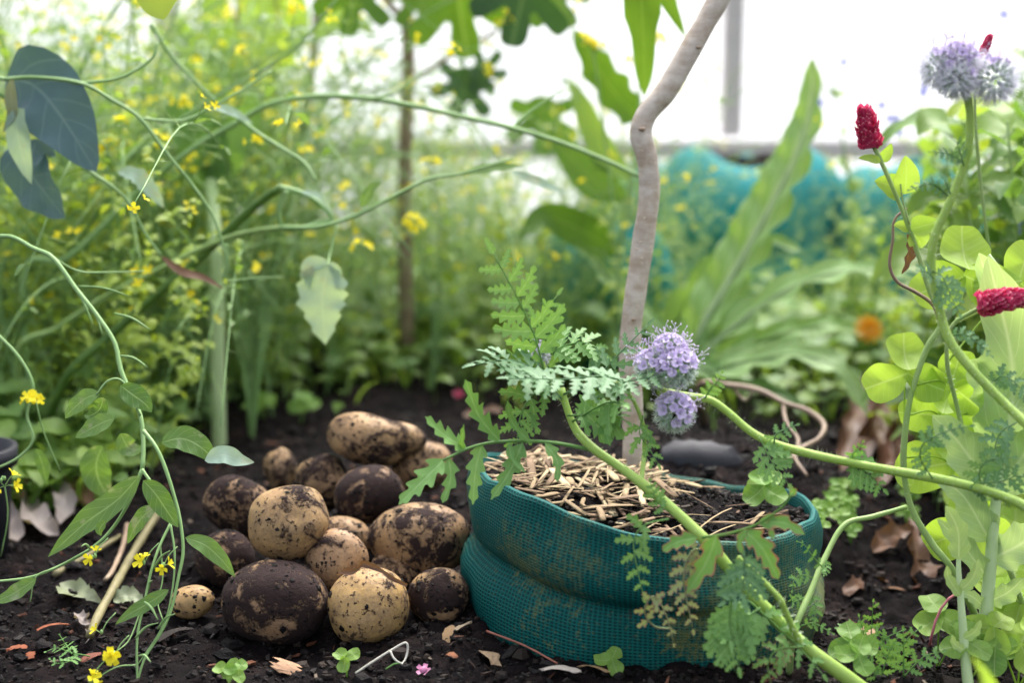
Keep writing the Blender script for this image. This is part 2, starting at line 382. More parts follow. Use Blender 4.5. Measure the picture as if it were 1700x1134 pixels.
def make_special():
    # soil
    m, nt = newmat('soil'); tc = N(nt, 'TexCoord'); ob = tc.outputs['Object']
    f = noise(nt, 22, 6, .65, ob); g = noise(nt, 160, 4, .7, ob)
    r1 = ramp(nt, [(.3, (.0018, .0013, .0017)), (.50, (.0055, .0036, .0042)), (.68, (.022, .0135, .012))])
    nt.links.new(mth(nt, 'ADD', mth(nt, 'MULTIPLY', f, .6), mth(nt, 'MULTIPLY', g, .4)), r1.inputs[0])
    # green/brown litter far from the beds
    M['soil'] = finish(nt, m, r1.outputs[0], .85, .08, mth(nt, 'ADD', g, mth(nt, 'MULTIPLY', noise(nt, 500, 3, .7, ob), .5)), .9, .004)
    m, nt = newmat('clod'); tc = N(nt, 'TexCoord'); ob = tc.outputs['Object']
    r1 = ramp(nt, [(0, (.002, .0015, .0018)), (.6, (.008, .0055, .0055)), (.93, (.022, .015, .012)), (1, (.06, .045, .036))]); nt.links.new(attr(nt), r1.inputs[0])
    M['clod'] = finish(nt, m, r1.outputs[0], .6, .15, noise(nt, 600, 3, .7, ob), .8, .002)
    m, nt = newmat('chip'); tc = N(nt, 'TexCoord'); ob = tc.outputs['Object']
    r1 = ramp(nt, [(0, (.007, .006, .006)), (.5, (.018, .013, .011)), (.72, (.045, .025, .017)), (.86, (.13, .045, .02)), (.94, (.20, .07, .03)), (.975, (.22, .17, .12)), (1, (.3, .25, .18))], 'CONSTANT'); nt.links.new(attr(nt), r1.inputs[0])
    c = mixc(nt, r1.outputs[0], (.02, .015, .014), mth(nt, 'MULTIPLY', noise(nt, 90, 4, .7, ob), .8))
    M['chip'] = finish(nt, m, c, .75, .25, noise(nt, 300, 4, .7, ob), .8, .002)
    m, nt = newmat('wood_chip'); tc = N(nt, 'TexCoord'); ob = tc.outputs['Object']
    mp = N(nt, 'Mapping'); mp.inputs['Scale'].default_value = (9, 1, 1); nt.links.new(tc.outputs['UV'], mp.inputs[0])
    g = noise(nt, 3, 4, .7, mp.outputs[0])
    oi = N(nt, 'ObjectInfo')
    c = mixc(nt, oi.outputs['Color'], (.05, .035, .028), mth(nt, 'MULTIPLY', mth(nt, 'ADD', noise(nt, 60, 4, .7, ob), mth(nt, 'SUBTRACT', g, .6)), .7))
    M['wood_chip'] = finish(nt, m, c, .75, .2, g, .6, .002)
    # straw
    m, nt = newmat('straw'); tc = N(nt, 'TexCoord'); ob = tc.outputs['Object']
    r1 = ramp(nt, [(0, (.10, .06, .04)), (.25, (.24, .16, .10)), (.55, (.42, .31, .18)), (.8, (.58, .45, .26)), (1, (.72, .60, .38))]); nt.links.new(attr(nt), r1.inputs[0])
    mp = N(nt, 'Mapping'); mp.inputs['Scale'].default_value = (8, 1, 1); nt.links.new(tc.outputs['UV'], mp.inputs[0])
    g = noise(nt, 3, 3, .6, mp.outputs[0])
    M['straw'] = finish(nt, m, mixc(nt, r1.outputs[0], (.12, .08, .05), mth(nt, 'MULTIPLY', mth(nt, 'MULTIPLY', noise(nt, 50, 3, .6, ob), g), 1.6)), .75, .15, g, .5, .001)
    # potato: object colour r = dirt cover, g = yellowness, b = reach of the bald cheek
    m, nt = newmat('potato'); tc = N(nt, 'TexCoord'); oi = N(nt, 'ObjectInfo')
    vm = N(nt, 'VectorMath', operation='ADD'); nt.links.new(tc.outputs['Object'], vm.inputs[0])
    cb = N(nt, 'CombineXYZ'); nt.links.new(mth(nt, 'MULTIPLY', oi.outputs['Random'], 37.), cb.inputs[0]); nt.links.new(mth(nt, 'MULTIPLY', oi.outputs['Random'], 91.), cb.inputs[1])
    nt.links.new(cb.outputs[0], vm.inputs[1]); v = vm.outputs[0]
    sc = N(nt, 'SeparateColor'); nt.links.new(oi.outputs['Color'], sc.inputs[0])
    n1 = noise(nt, 34, 4, .62, v, .9); n2 = noise(nt, 95, 5, .75, v, .5); n3 = noise(nt, 330, 3, .7, v)
    d = mth(nt, 'ADD', mth(nt, 'MULTIPLY', n1, .60), mth(nt, 'ADD', mth(nt, 'MULTIPLY', n2, .30), mth(nt, 'MULTIPLY', n3, .10)))
    d = mth(nt, 'ADD', d, mth(nt, 'SUBTRACT', sc.outputs[0], .5))
    thick = ramp(nt, [(.515, (0, 0, 0)), (.575, (1, 1, 1))]); nt.links.new(d, thick.inputs[0])
    film = ramp(nt, [(.36, (0, 0, 0)), (.58, (1, 1, 1))]); nt.links.new(mth(nt, 'ADD', d, mth(nt, 'MULTIPLY', mth(nt, 'SUBTRACT', n3, .5), .25)), film.inputs[0])
    speck = ramp(nt, [(.60, (0, 0, 0)), (.66, (1, 1, 1))]); nt.links.new(mth(nt, 'ADD', mth(nt, 'MULTIPLY', noise(nt, 210, 2, .6, v), .9), mth(nt, 'MULTIPLY', n1, .12)), speck.inputs[0])
    skin = mixc(nt, (.34, .20, .115), (.45, .285, .11), sc.outputs[1])
    skin = mixc(nt, skin, (.36, .27, .085), mth(nt, 'MULTIPLY', mth(nt, 'SUBTRACT', noise(nt, 14, 2, .5, v), .5), 1.2))
    skin = mixc(nt, skin, (.54, .37, .22), mth(nt, 'MULTIPLY', mth(nt, 'SUBTRACT', n2, .42), 1.3))
    c = mixc(nt, skin, (.105, .062, .046), mth(nt, 'MULTIPLY', film.outputs[0], .72))
    soilc = mixc(nt, (.006, .0035, .004), (.042, .024, .022), n2)
    msk = mth(nt, 'MAXIMUM', thick.outputs[0], mth(nt, 'MULTIPLY', speck.outputs[0], .85))
    c = mixc(nt, c, soilc, msk)
    h = mth(nt, 'ADD', mth(nt, 'MULTIPLY', msk, .9), mth(nt, 'ADD', mth(nt, 'MULTIPLY', n3, .35), mth(nt, 'MULTIPLY', mth(nt, 'MULTIPLY', n2, thick.outputs[0]), 1.2)))
    rg = mth(nt, 'ADD', mth(nt, 'MULTIPLY', msk, .4), .5)
    M['potato'] = finish(nt, m, c, rg, .2, h, .75, .0022)
    # woven green grow-bag cloth: ribs from UV (u, v counted in threads)
    def bagmat(name, cells_u, cells_v, c1, c2, dirt):
        m, nt = newmat(name); tc = N(nt, 'TexCoord'); ob = tc.outputs['Object']
        sx = N(nt, 'SeparateXYZ'); nt.links.new(tc.outputs['UV'], sx.inputs[0])
        wob = mth(nt, 'MULTIPLY', mth(nt, 'SUBTRACT', noise(nt, 30, 2, .5, ob), .5), .5)
        fu = mth(nt, 'ABSOLUTE', mth(nt, 'SUBTRACT', mth(nt, 'FRACT', mth(nt, 'ADD', mth(nt, 'MULTIPLY', sx.outputs[0], cells_u), wob)), .5))
        fv = mth(nt, 'ABSOLUTE', mth(nt, 'SUBTRACT', mth(nt, 'FRACT', mth(nt, 'ADD', mth(nt, 'MULTIPLY', sx.outputs[1], cells_v), wob)), .5))
        hole = mth(nt, 'MULTIPLY', mth(nt, 'MULTIPLY', mth(nt, 'SUBTRACT', .5, fu), 2.), mth(nt, 'MULTIPLY', mth(nt, 'SUBTRACT', .5, fv), 2.))
        hr = ramp(nt, [(.12, (0, 0, 0)), (.45, (1, 1, 1))]); nt.links.new(hole, hr.inputs[0])
        col = mixc(nt, c1, c2, mth(nt, 'MULTIPLY', noise(nt, 9, 3, .6, ob), 1.))
        col = mixc(nt, col, (c1[0] * .12, c1[1] * .13, c1[2] * .16), mth(nt, 'MULTIPLY', hr.outputs[0], .6))
        sl = N(nt, 'SeparateXYZ'); nt.links.new(ob, sl.inputs[0])
        dn = ramp(nt, [(.51, (0, 0, 0)), (.62, (1, 1, 1))])
        nt.links.new(mth(nt, 'ADD', mth(nt, 'MULTIPLY', noise(nt, 9, 3, .6, ob), .58), mth(nt, 'MULTIPLY', noise(nt, 190, 4, .75, ob), .46)), dn.inputs[0])
        lowz = mth(nt, 'SUBTRACT', 1.15, mth(nt, 'MULTIPLY', sx.outputs[1], .8)); col = mixc(nt, col, dirt, mth(nt, 'MULTIPLY', dn.outputs[0], mth(nt, 'MULTIPLY', lowz, .95)))
        ds = ramp(nt, [(.64, (0, 0, 0)), (.72, (1, 1, 1))]); nt.links.new(noise(nt, 70, 4, .7, ob), ds.inputs[0])
        col = mixc(nt, col, (.05, .04, .03), mth(nt, 'MULTIPLY', ds.outputs[0], .6))
        h = mth(nt, 'SUBTRACT', 1., hr.outputs[0])
        return finish(nt, m, col, .6, .15, h, .6, .0018)
    M['bag'] = bagmat('bag', 250, 52, (.0015, .076, .072), (.003, .122, .110), (.15, .16, .055))
    M['bag_far'] = bagmat('bag_far', 250, 90, (.006, .22, .235), (.010, .36, .36), (.06, .12, .05))
    # bark of the sapling
    m, nt = newmat('bark'); tc = N(nt, 'TexCoord'); ob = tc.outputs['Object']
    mp = N(nt, 'Mapping'); mp.inputs['Scale'].default_value = (30, 30, 120); nt.links.new(ob, mp.inputs[0])
    rings = noise(nt, 1, 4, .65, mp.outputs[0]); big = noise(nt, 22, 3, .6, ob)
    r1 = ramp(nt, [(.30, (.30, .235, .18)), (.50, (.52, .45, .38)), (.72, (.70, .65, .58))])
    nt.links.new(mth(nt, 'ADD', mth(nt, 'MULTIPLY', rings, .5), mth(nt, 'MULTIPLY', big, .5)), r1.inputs[0])
    len_ = ramp(nt, [(.66, (0, 0, 0)), (.72, (1, 1, 1))]); nt.links.new(noise(nt, 170, 2, .5, ob), len_.inputs[0])
    mot = ramp(nt, [(.45, (0, 0, 0)), (.62, (1, 1, 1))]); nt.links.new(noise(nt, 38, 4, .65, ob), mot.inputs[0])
    c = mixc(nt, r1.outputs[0], (.30, .21, .13), mth(nt, 'MULTIPLY', mot.outputs[0], .55))
    c = mixc(nt, c, (.62, .50, .38), mth(nt, 'MULTIPLY', len_.outputs[0], .8))
    M['bark'] = finish(nt, m, c, .7, .25, mth(nt, 'ADD', rings, len_.outputs[0]), .5, .002)
    # weathered timber, plastic film, black pot
    m, nt = newmat('timber'); tc = N(nt, 'TexCoord'); ob = tc.outputs['Object']
    mp = N(nt, 'Mapping'); mp.inputs['Scale'].default_value = (3, 3, 40); nt.links.new(ob, mp.inputs[0])
    g = noise(nt, 1.5, 4, .6, mp.outputs[0])
    M['timber'] = finish(nt, m, mixc(nt, (.56, .47, .45), (.72, .64, .62), g), .75, .2, g, .4, .003)
    m, nt = newmat('film'); tc = N(nt, 'TexCoord')
    g = noise(nt, 2.5, 3, .5, tc.outputs['Object'])
    c = mixc(nt, (.80, .82, .84), (.88, .89, .90), g)
    M['film'] = finish(nt, m, c, .45, .3, g, .2, .01, .55, (.92, .94, .96))
    m, nt = newmat('black_plastic'); tc = N(nt, 'TexCoord')
    g = noise(nt, 40, 4, .6, tc.outputs['Object'])
    M['black_plastic'] = finish(nt, m, mixc(nt, (.008, .009, .013), (.03, .03, .04), g), .6, .25, g, .3, .002)
make_special()
#==STRUCTURE==
# ------------------------------------------------------------------ ground
def axis(lo, hi, step, far, k=1.35):
    a = list(np.arange(lo, hi + 1e-6, step)); s = step; x = lo; left = []
    while x > -far: s *= k; x -= s; left.append(x)
    s = step; x = hi; right = []
    while x < far: s *= k; x += s; right.append(x)
    return np.array(left[::-1] + a + right)
gx = axis(-.62, .70, .0042, 60); gy = axis(.92, 2.3, .0042, 60)
XX, YY = np.meshgrid(gx, gy); ZZ = ground_h(XX, YY)
nx, ny = len(gx), len(gy)
me = bpy.data.meshes.new('ground')
idx = np.arange(nx * ny).reshape(ny, nx)
F = np.stack([idx[:-1, :-1], idx[:-1, 1:], idx[1:, 1:], idx[1:, :-1]], -1).reshape(-1, 4)
me.from_pydata(np.stack([XX, YY, ZZ], -1).reshape(-1, 3).tolist(), [], F.tolist())
me.materials.append(M['soil']); me.polygons.foreach_set('use_smooth', np.ones(len(me.polygons), bool))
ground = bpy.data.objects.new('ground', me); COL.objects.link(ground)
tag(ground, 'dark crumbly garden soil', None, None, 'structure')

mb = MB(); r = random.Random(11)
for i in range(17000):
    x = r.uniform(-.62, .68); y = r.uniform(.95, 2.0) if r.random() < .75 else r.uniform(.95, 1.25)
    s = .0009 * math.exp(r.gauss(.35, .65)); s = min(s, .0085)
    mb.cr = r.random()
    mb.blob((x, y, gh(x, y) + s * .3), s * r.uniform(.8, 1.5), s, s * .8, Matrix.Rotation(r.uniform(0, 6), 3, 'Z'), .3, 4, 5, r)
tag(mb.build('soil_crumbs', M['clod'], None, False), 'loose black crumbs of soil scattered over the bed', 'soil crumbs', None, 'stuff')
mb = MB()
for i in range(3800):
    x = r.uniform(-.62, .68); y = r.uniform(.95, 1.9)
    L = r.uniform(.001, .0048) * (2.0 if r.random() < .06 else 1); w = L * r.uniform(.12, .4)
    a = Matrix.Rotation(r.uniform(0, 6.3), 3, 'Z') @ Matrix.Rotation(r.gauss(0, .3), 3, 'Y') @ Matrix.Rotation(r.gauss(0, .4), 3, 'X')
    mb.cr = r.random() ** (.8 if x > .2 else 1.1)
    mb.box((x, y, gh(x, y) + .0025), a @ Vector((L, 0, 0)), a @ Vector((0, w, 0)), a @ Vector((0, 0, r.uniform(.0004, .0014))), .55)
tag(mb.build('bark_mulch', M['chip'], None, False), 'small bark and wood fragments strewn over the dark soil', 'mulch', None, 'stuff')

# ------------------------------------------------------------------ polytunnel wall at the back
wall = thing('polytunnel_wall', 'white translucent plastic sheet wall on a weathered timber frame', 'polytunnel wall', (0, 4.25, 0))
mb = MB(); q = 60
for i in range(q + 1):
    for j in range(13):
        X = -3.6 + 7.2 * i / q; Z = -.02 + 1.72 * j / 12
        mb.v.append(Vector((X, 4.25 + .012 * math.sin(X * 5 + Z * 3) + .008 * math.sin(X * 13 - Z * 7), Z))); mb.uv.append((i / q, j / 12)); mb.r.append(.5)
for i in range(q):
    for j in range(12):
        b = i * 13 + j; mb.f.append((b, b + 13, b + 14, b + 1)); mb.m.append(0)
mb.build('plastic_sheet', M['film'], wall)
V3 = Vector
def beam(name, c, hx, hy, hz):
    mb = MB(); mb.box(c, V3((hx, 0, 0)), V3((0, hy, 0)), V3((0, 0, hz)))
    o = mb.build(name, M['timber'], wall, False)
    bv = o.modifiers.new('b', 'BEVEL'); bv.width = .005; bv.segments = 2
    return o
pz = P(1216, 245, 4.12)
beam('rail', (0, 4.145, P(1250, 249, 4.12).z), 3.6, .045, .026)
for X in (pz.x, pz.x - 1.62, pz.x + 1.62, pz.x - 3.24):
    beam('post', (X, 4.16, 1.0), .028, .03, .655)

# ------------------------------------------------------------------ grow bags
def rim_profile(kind):
    return
def build_bag(name, label, cx, cy, rad, rimz, mat, group, seed, creases=True, nphi=160, zbase=-.012, prof=None):
    t = thing(name, label, 'grow bag', (cx, cy, 0), group)
    mb = MB(); rr = random.Random(seed); ph = [rr.uniform(0, 6.3) for _ in range(6)]
    prof = prof or [(.0, .955), (.06, .985), (.14, 1.0), (.24, 1.01), (.33, 1.015), (.40, 1.0), (.445, .972), (.475, .957), (.50, .965), (.53, .99), (.58, 1.005), (.66, 1.008), (.75, 1.0), (.85, .985), (.93, .972), (.975, .968), (1.0, .955), (1.002, .935), (.975, .922), (.90, .915), (.80, .91)]
    n = len(prof)
    for k in range(nphi):
        a = 2 * math.pi * k / nphi
        rz = rimz(a)
        for j, (h, q) in enumerate(prof):
            cr = (1 - q) if .40 <= h <= .56 and j < 12 else 0
            depth = .5 + .9 * max(0, math.cos(a - 3.5)) ** 1.0
            qq = q if not cr else 1 - cr * (depth if creases else .4)
            hh = h + (.05 * math.sin(a * 1.0 + ph[0]) + .018 * math.sin(3 * a + ph[1])) * math.sin(math.pi * min(1, h))
            rad2 = rad * qq * (1 + .018 * math.sin(2 * a + ph[2]) + .012 * math.sin(5 * a + ph[3]) * (1 - .4 * h) + .008 * math.sin(9 * a + 6 * h + ph[4]) + .004 * math.sin(17 * a - 9 * h + ph[5]))
            rad2 *= 1 + .03 * math.sin(h * 9 + 2.2 * a + ph[1]) * math.sin(math.pi * min(1, h)) * (1 if creases else .6)
            mb.v.append(V3((cx + rad2 * math.cos(a), cy + rad2 * math.sin(a), zbase + hh * (rz - zbase) + (.0025 * math.sin(7 * a + ph[2]) + .0015 * math.sin(19 * a)) * max(0, h - .6))))
            mb.uv.append((k / nphi, h if j < n - 4 else 1.0 + (1.0 - h) * .9)); mb.r.append(.5)
    for k in range(nphi):
        k2 = (k + 1) % nphi
        for j in range(n - 1):
            mb.f.append((k * n + j, k2 * n + j, k2 * n + j + 1, k * n + j + 1)); mb.m.append(0)
    # repair seam uv: duplicate not needed, weave count is whole around
    o = mb.build('fabric', mat, t)
    me = o.data; uvd = me.uv_layers[0].data
    for p in me.polygons:
        us = [uvd[l].uv[0] for l in p.loop_indices]
        if max(us) - min(us) > .5:
            for l in p.loop_indices:
                if uvd[l].uv[0] < .5: uvd[l].uv[0] += 1
    sb = MB(); rings = 26; seg = 72
    sb.v.append(V3((cx, cy, rimz(0) - .012))); sb.uv.append((.5, .5)); sb.r.append(.5)
    mean = sum(rimz(2 * math.pi * k / 12) for k in range(12)) / 12
    for i in range(1, rings + 1):
        for k in range(seg):
            a = 2 * math.pi * k / seg; q = i / rings * (.93 if prof[-1][1] > .8 else .47) * rad
            X, Y = cx + q * math.cos(a), cy + q * math.sin(a)
            z = mean * (1 - i / rings) + rimz(a) * (i / rings) - .014 + .010 * (1 - (i / rings) ** 2)
            z += float(vnoise(X * 40, Y * 40)) * .010 + float(vnoise(X * 130, Y * 130)) * .005
            sb.v.append(V3((X, Y, z))); sb.uv.append((.5, .5)); sb.r.append(.5)
    sb.v[0].z = mean - .004
    for k in range(seg): sb.f.append((0, 1 + k, 1 + (k + 1) % seg)); sb.m.append(0)
    for i in range(rings - 1):
        for k in range(seg):
            a0 = 1 + i * seg; a1 = a0 + seg; k2 = (k + 1) % seg
            sb.f.append((a0 + k, a1 + k, a1 + k2, a0 + k2)); sb.m.append(0)
    sb.build('soil_fill', M['soil'], t)
    return t
BX, BY, BR = .117, 1.222, .160
def rimz(a):
    c = math.cos(a); s_ = math.sin(a)
    z = .1165 - .0185 * c - .030 * max(0, s_) ** 1.5 * (1 + .25 * c)
    z += .006 * math.exp(-((a - 3.9) / .35) ** 2)          # fuller at the front shoulder
    z += -.006 * math.exp(-((a - 4.9) / .4) ** 2)
    return z
bag = build_bag('grow_bag', 'dark teal woven grow bag with straw mulch and a sapling, beside the potato pile', BX, BY, BR, rimz, M['bag'], None, 5)

def soil_top(x, y):
    a = math.atan2(y - BY, x - BX) % (2 * math.pi); q = min(1, math.hypot(x - BX, y - BY) / (.93 * BR))
    return .1165 * (1 - q) + rimz(a) * q - .014 + .010 * (1 - q * q)
def strawpiece(mb, c, L, w, az, el, curl=0.):
    d = V3((math.cos(az) * math.cos(el), math.sin(az) * math.cos(el), math.sin(el)))
    sd = d.cross(V3((0, 0, 1))).normalized()
    pts = [c + d * (L * (i / 4 - .5)) + V3((0, 0, 1)) * (-curl * L * (i / 4 - .5) ** 2) for i in range(5)]
    b = len(mb.v)
    up = sd.cross(d)
    for i, p in enumerate(pts):
        ww = w * (1 if 0 < i < 4 else .75)
        for k, (u, h) in enumerate(((-1, 0), (-.55, .22), (.5, .26), (1, .02), (0, -.2))):
            mb.v.append(p + sd * u * ww + up * h * ww); mb.uv.append((k / 5, i / 4)); mb.r.append(mb.cr)
    for i in range(4):
        for k in range(5):
            k2 = (k + 1) % 5; mb.f.append((b + i * 5 + k, b + i * 5 + k2, b + (i + 1) * 5 + k2, b + (i + 1) * 5 + k)); mb.m.append(0)
    mb.f.append(tuple(b + k for k in range(5))[::-1]); mb.m.append(0); mb.f.append(tuple(b + 20 + k for k in range(5))); mb.m.append(0)
mb = MB(); r = random.Random(21)
cnt = 0
while cnt < 440:
    a = r.uniform(0, 6.283); q = BR * .9 * math.sqrt(r.random()); x, y = BX + q * math.cos(a), BY + q * math.sin(a)
    dens = 1.0 if x < BX + .01 else (.25 if x < BX + .05 else .07)
    if r.random() > dens: continue
    cnt += 1
    lay = r.random() * (.012 if x < BX + .02 else .004)
    mb.cr = min(1, max(0, r.gauss(.46 if x < BX + .03 else .28, .30)))
    L = r.uniform(.008, .05); L = min(L, 1.6 * (BR * .93 - q) + .012)
    strawpiece(mb, V3((x, y, soil_top(x, y) + .003 + lay)), L, r.choice((.0007, .001, .0015, .0021, .003, .0042)), r.uniform(0, 6.3), r.gauss(0, .16), r.uniform(-.1, .1))
tag(mb.build('straw_mulch', M['straw'], None), 'pale chopped straw mulch lying on the soil inside the grow bag', 'straw', None, 'stuff')
mb = MB(); r = random.Random(23)
for i in range(1500):
    a = r.uniform(0, 6.283); q = BR * .9 * math.sqrt(r.random()); x, y = BX + q * math.cos(a), BY + q * math.sin(a)
    s_ = min(.005, .0009 * math.exp(r.gauss(.5, .6))); mb.cr = r.random()
    mb.blob((x, y, soil_top(x, y) + s_ * .5), s_ * r.uniform(.8, 1.6), s_, s_ * .8, Matrix.Rotation(r.uniform(0, 6), 3, 'Z'), .3, 4, 5, r)
tag(mb.build('soil_crumbs', M['clod'], None, False), 'dark soil crumbs lying between the straw inside the grow bag', 'soil crumbs', None, 'stuff')
r = random.Random(4)
for (x0, y0, x1, y1, w, tone) in [(870, 762, 962, 800, 4.5, .95), (1105, 800, 1150, 776, 5, .8), (1030, 812, 1130, 790, 5, .75), (1010, 838, 1170, 848, 3, .6), (1150, 860, 1215, 822, 4, .7),
                                  (905, 800, 985, 836, 4.5, .6), (1180, 795, 1198, 752, 4, .55), (880, 815, 930, 790, 5, .7), (960, 775, 1040, 790, 4.5, .85), (1060, 855, 1180, 836, 3, .7),
                                  (1160, 868, 1235, 840, 4, .75), (1220, 845, 1300, 815, 3, .5), (985, 820, 1010, 780, 4, .9), (1085, 775, 1140, 768, 6, .8)]:
    mb = MB(); mb.cr = tone
    A = G(x0, y0, .118); B = G(x1, y1, .118)
    for p in (A, B):
        q = math.hypot(p.x - BX, p.y - BY)
        if q > BR * .9: p.x = BX + (p.x - BX) * BR * .9 / q; p.y = BY + (p.y - BY) * BR * .9 / q
        p.z = soil_top(p.x, p.y) + .009
    d = B - A
    strawpiece(mb, (A + B) / 2, d.length, w * PX(1.2) * .5, math.atan2(d.y, d.x), math.asin(d.z / d.length), .15)
    tag(mb.build('straw', M['straw'], None), 'single pale straw stalk lying on the soil in the grow bag', 'straw', 'loose straw stalks in the grow bag')

# ------------------------------------------------------------------ potatoes
def potato(cx, cy, rx, ry, d, ang, col, label, depth=None, lump=.07, knob=None, seed=0, flat=0.):
    rr = random.Random(seed)
    c = P(cx, cy, d); s = PX(d) * 1.05; rx *= s; ry *= s; rd = (depth * s) if depth else min(rx, ry) * 1.05
    # axes: image x / image y rotated by ang, depth along the view ray
    v = ray(cx, cy).normalized(); ex = RT.copy(); ey = ex.cross(v) * -1; ey = v.cross(ex) * -1
    if ey.z < 0: ey = -ey
    ca, sa = math.cos(R(ang)), math.sin(R(ang))
    ax = ex * ca + ey * sa; ay = -ex * sa + ey * ca
    me = bpy.data.meshes.new('potato'); import bmesh
    bm = bmesh.new(); bmesh.ops.create_icosphere(bm, subdivisions=5, radius=1)
    waves = [(V3((rr.gauss(0, 1), rr.gauss(0, 1), rr.gauss(0, 1))).normalized() * rr.uniform(1.2, 3.6), rr.uniform(0, 6.3), rr.uniform(.3, 1)) for _ in range(7)]
    eyes = [V3((rr.gauss(0, 1), rr.gauss(0, 1), rr.gauss(0, 1))).normalized() for _ in range(8)]
    for vt in bm.verts:
        p = vt.co.normalized(); e = 1 + lump * sum(w * math.sin(k.dot(p) * 1.7 + f) for k, f, w in waves) / 3.2
        for q in eyes:
            dd = (p - q).length
            if dd < .26: e -= .035 * (1 - dd / .26) ** 2
        x, y, z = p
        if knob is not None:
            kq = V3(knob[:3]).normalized(); dd = max(0, p.dot(kq)); e += knob[3] * max(0, (dd - .72) / .28) ** 1.6
        # slightly squarer than an ellipsoid
        nrm_ = (abs(x) ** 2.1 + abs(y) ** 2.1 + abs(z) ** 2.1) ** (1 / 2.1); p2 = p / nrm_
        vt.co = (ax * (p2.x * rx) + ay * (p2.y * ry) + v * (p2.z * rd)) * e
        if flat: vt.co.z = max(vt.co.z, -flat)
    zmin = min(vt.co.z for vt in bm.verts)
    bm.normal_update(); vs = [(v_.co.copy(), v_.normal.copy()) for v_ in bm.verts]
    cb = MB(); cen = [rr.choice(vs)[0] for _ in range(7)]; rm_ = max(rx, ry)
    for (q_, n_) in vs:
        near = min((q_ - c_).length for c_ in cen) / rm_
        if rr.random() < (.11 if near < .30 else .035 if near < .48 else .008) * (.5 + 1.6 * (col[0] - .42) / .18):
            sz = min(.0030, .00085 * math.exp(rr.gauss(.2, .5))); cb.cr = rr.random() * .9
            cb.blob(q_ + n_ * sz * .25 + V3((0, 0, -zmin)), sz * rr.uniform(.8, 1.6), sz * rr.uniform(.8, 1.4), sz * .7, n_.to_track_quat('Z', 'Y').to_matrix(), .35, 4, 5, rr)
    bm.to_mesh(me); bm.free()
    me.transform(Matrix.Translation((0, 0, -zmin)))
    me.materials.append(M['potato']); me.polygons.foreach_set('use_smooth', np.ones(len(me.polygons), bool))
    o = bpy.data.objects.new('potato', me); COL.objects.link(o); o.location = c + V3((0, 0, zmin))
    o.color = (*col, 1)
    if cb.v:
        ORG[o.name] = V3((0, 0, 0)); cb.build('soil_crumbs', M['clod'], o, False, 'stuff')
    return tag(o, label, 'potato', 'heap of freshly dug potatoes')
PT = [
 (455, 1000, 89, 69, 1.165, -6, (.60, .2, 0), 'very large potato coated almost entirely in dark soil, at the front foot of the heap', 72),
 (613, 1007, 68, 62, 1.150, 10, (.455, 1., 0), 'clean pale yellow round potato with small soil specks at the foot of the heap', 60),
 (728, 991, 49, 48, 1.175, 25, (.55, .3, 0), 'small round soil-mottled potato touching the base of the grow bag', 46),
 (318, 1000, 36, 28, 1.190, 8, (.44, .8, 0), 'smallest clean tan potato lying apart from the heap near the drooping stems', 30),
 (374, 928, 50, 46, 1.265, -20, (.58, .2, 0), 'dirt-smeared potato wedged behind the very large dark potato, under the green leaf tip', 46),
 (478, 868, 68, 60, 1.215, 22, (.47, .5, 0), 'big smooth tan potato with a soil patch, resting on the very large dark one', 60),
 (558, 931, 51, 53, 1.205, 35, (.50, .25, 0), 'egg-shaped brown potato standing behind the clean pale yellow one', 48),
 (695, 897, 83, 61, 1.255, -4, (.515, .35, 0), 'largest tan potato with blotches of soil, leaning on the side of the grow bag', 62),
 (397, 842, 58, 50, 1.315, -30, (.56, .3, 0), 'brown wrinkled potato smeared with soil behind the big smooth tan one', 52),
 (612, 822, 58, 47, 1.340, 12, (.585, .3, 0), 'dark soil-crusted potato with one bald tan cheek in the middle of the heap', 54),
 (540, 800, 45, 44, 1.405, -60, (.55, .35, 0), 'mottled potato half hidden behind the soil-crusted one', 46),
 (612, 730, 68, 42, 1.400, -10, (.505, .5, 0), 'long potato with a knobbly end lying on top of the heap', 46),
 (700, 772, 47, 44, 1.415, 10, (.50, .45, 0), 'rough tan potato under the toothed leaf tips beside the grow bag rim', 48),
 (466, 778, 27, 33, 1.500, 15, (.53, .6, 0), 'little ochre potato lying at the back of the heap by itself', 30),
 (574, 893, 46, 34, 1.290, -20, (.53, .5, 0), 'tan potato squeezed in the gap above the egg-shaped brown one', 40),
 (655, 958, 46, 40, 1.235, -30, (.52, .3, 0), 'shaded potato in the gap between the clean yellow and largest tan ones', 40),
]
for i, (cx, cy, rx, ry, d, an, co, lab, dep) in enumerate(PT):
    kn = (.95, .35, -.2, .42) if i == 11 else None
    potato(cx, cy, rx, ry, d, an, co, lab, dep, (.12 if i in (8, 10, 12, 13) else .06), kn, 30 + i)
# potatoes inside the heap that carry the upper ones
for (x, y, z, rx, lab) in [(-.155, 1.40, .030, .034, 'buried potato under the soil-crusted one in the heap')]:
    pass
#==PLANTS==
# ------------------------------------------------------------------ width functions for blades
def lance(w, a=.75): return lambda t: w * max(0., math.sin(math.pi * min(1, t ** a))) ** .85 + .0002
def ovate(w): return lambda t: w * max(0., math.sin(math.pi * min(1, t ** .62))) ** .7 + .0002
def strapf(w): return lambda t: w * min(1, t * 6 + .25) * max(0, 1 - t ** 5) + .0002
def toothed(w, n, amp=.25, a=.75):
    return lambda t: (w * max(0., math.sin(math.pi * min(1, t ** a))) ** .8) * (1 - amp * ((t * n) % 1.0)) + .0002
def lobed(w, n, deep=.7, a=.6, seed=0):
    def f(t):
        e = max(0., math.sin(math.pi * min(1, t ** a))) ** .6
        k = (t * n + seed) % 1.0
        l = (min(1, k / .68) ** 1.15 if k < .68 else max(0, 1 - (k - .68) / .32) ** 1.3)
        return w * e * (1 - deep + deep * l) + .0003
    return f
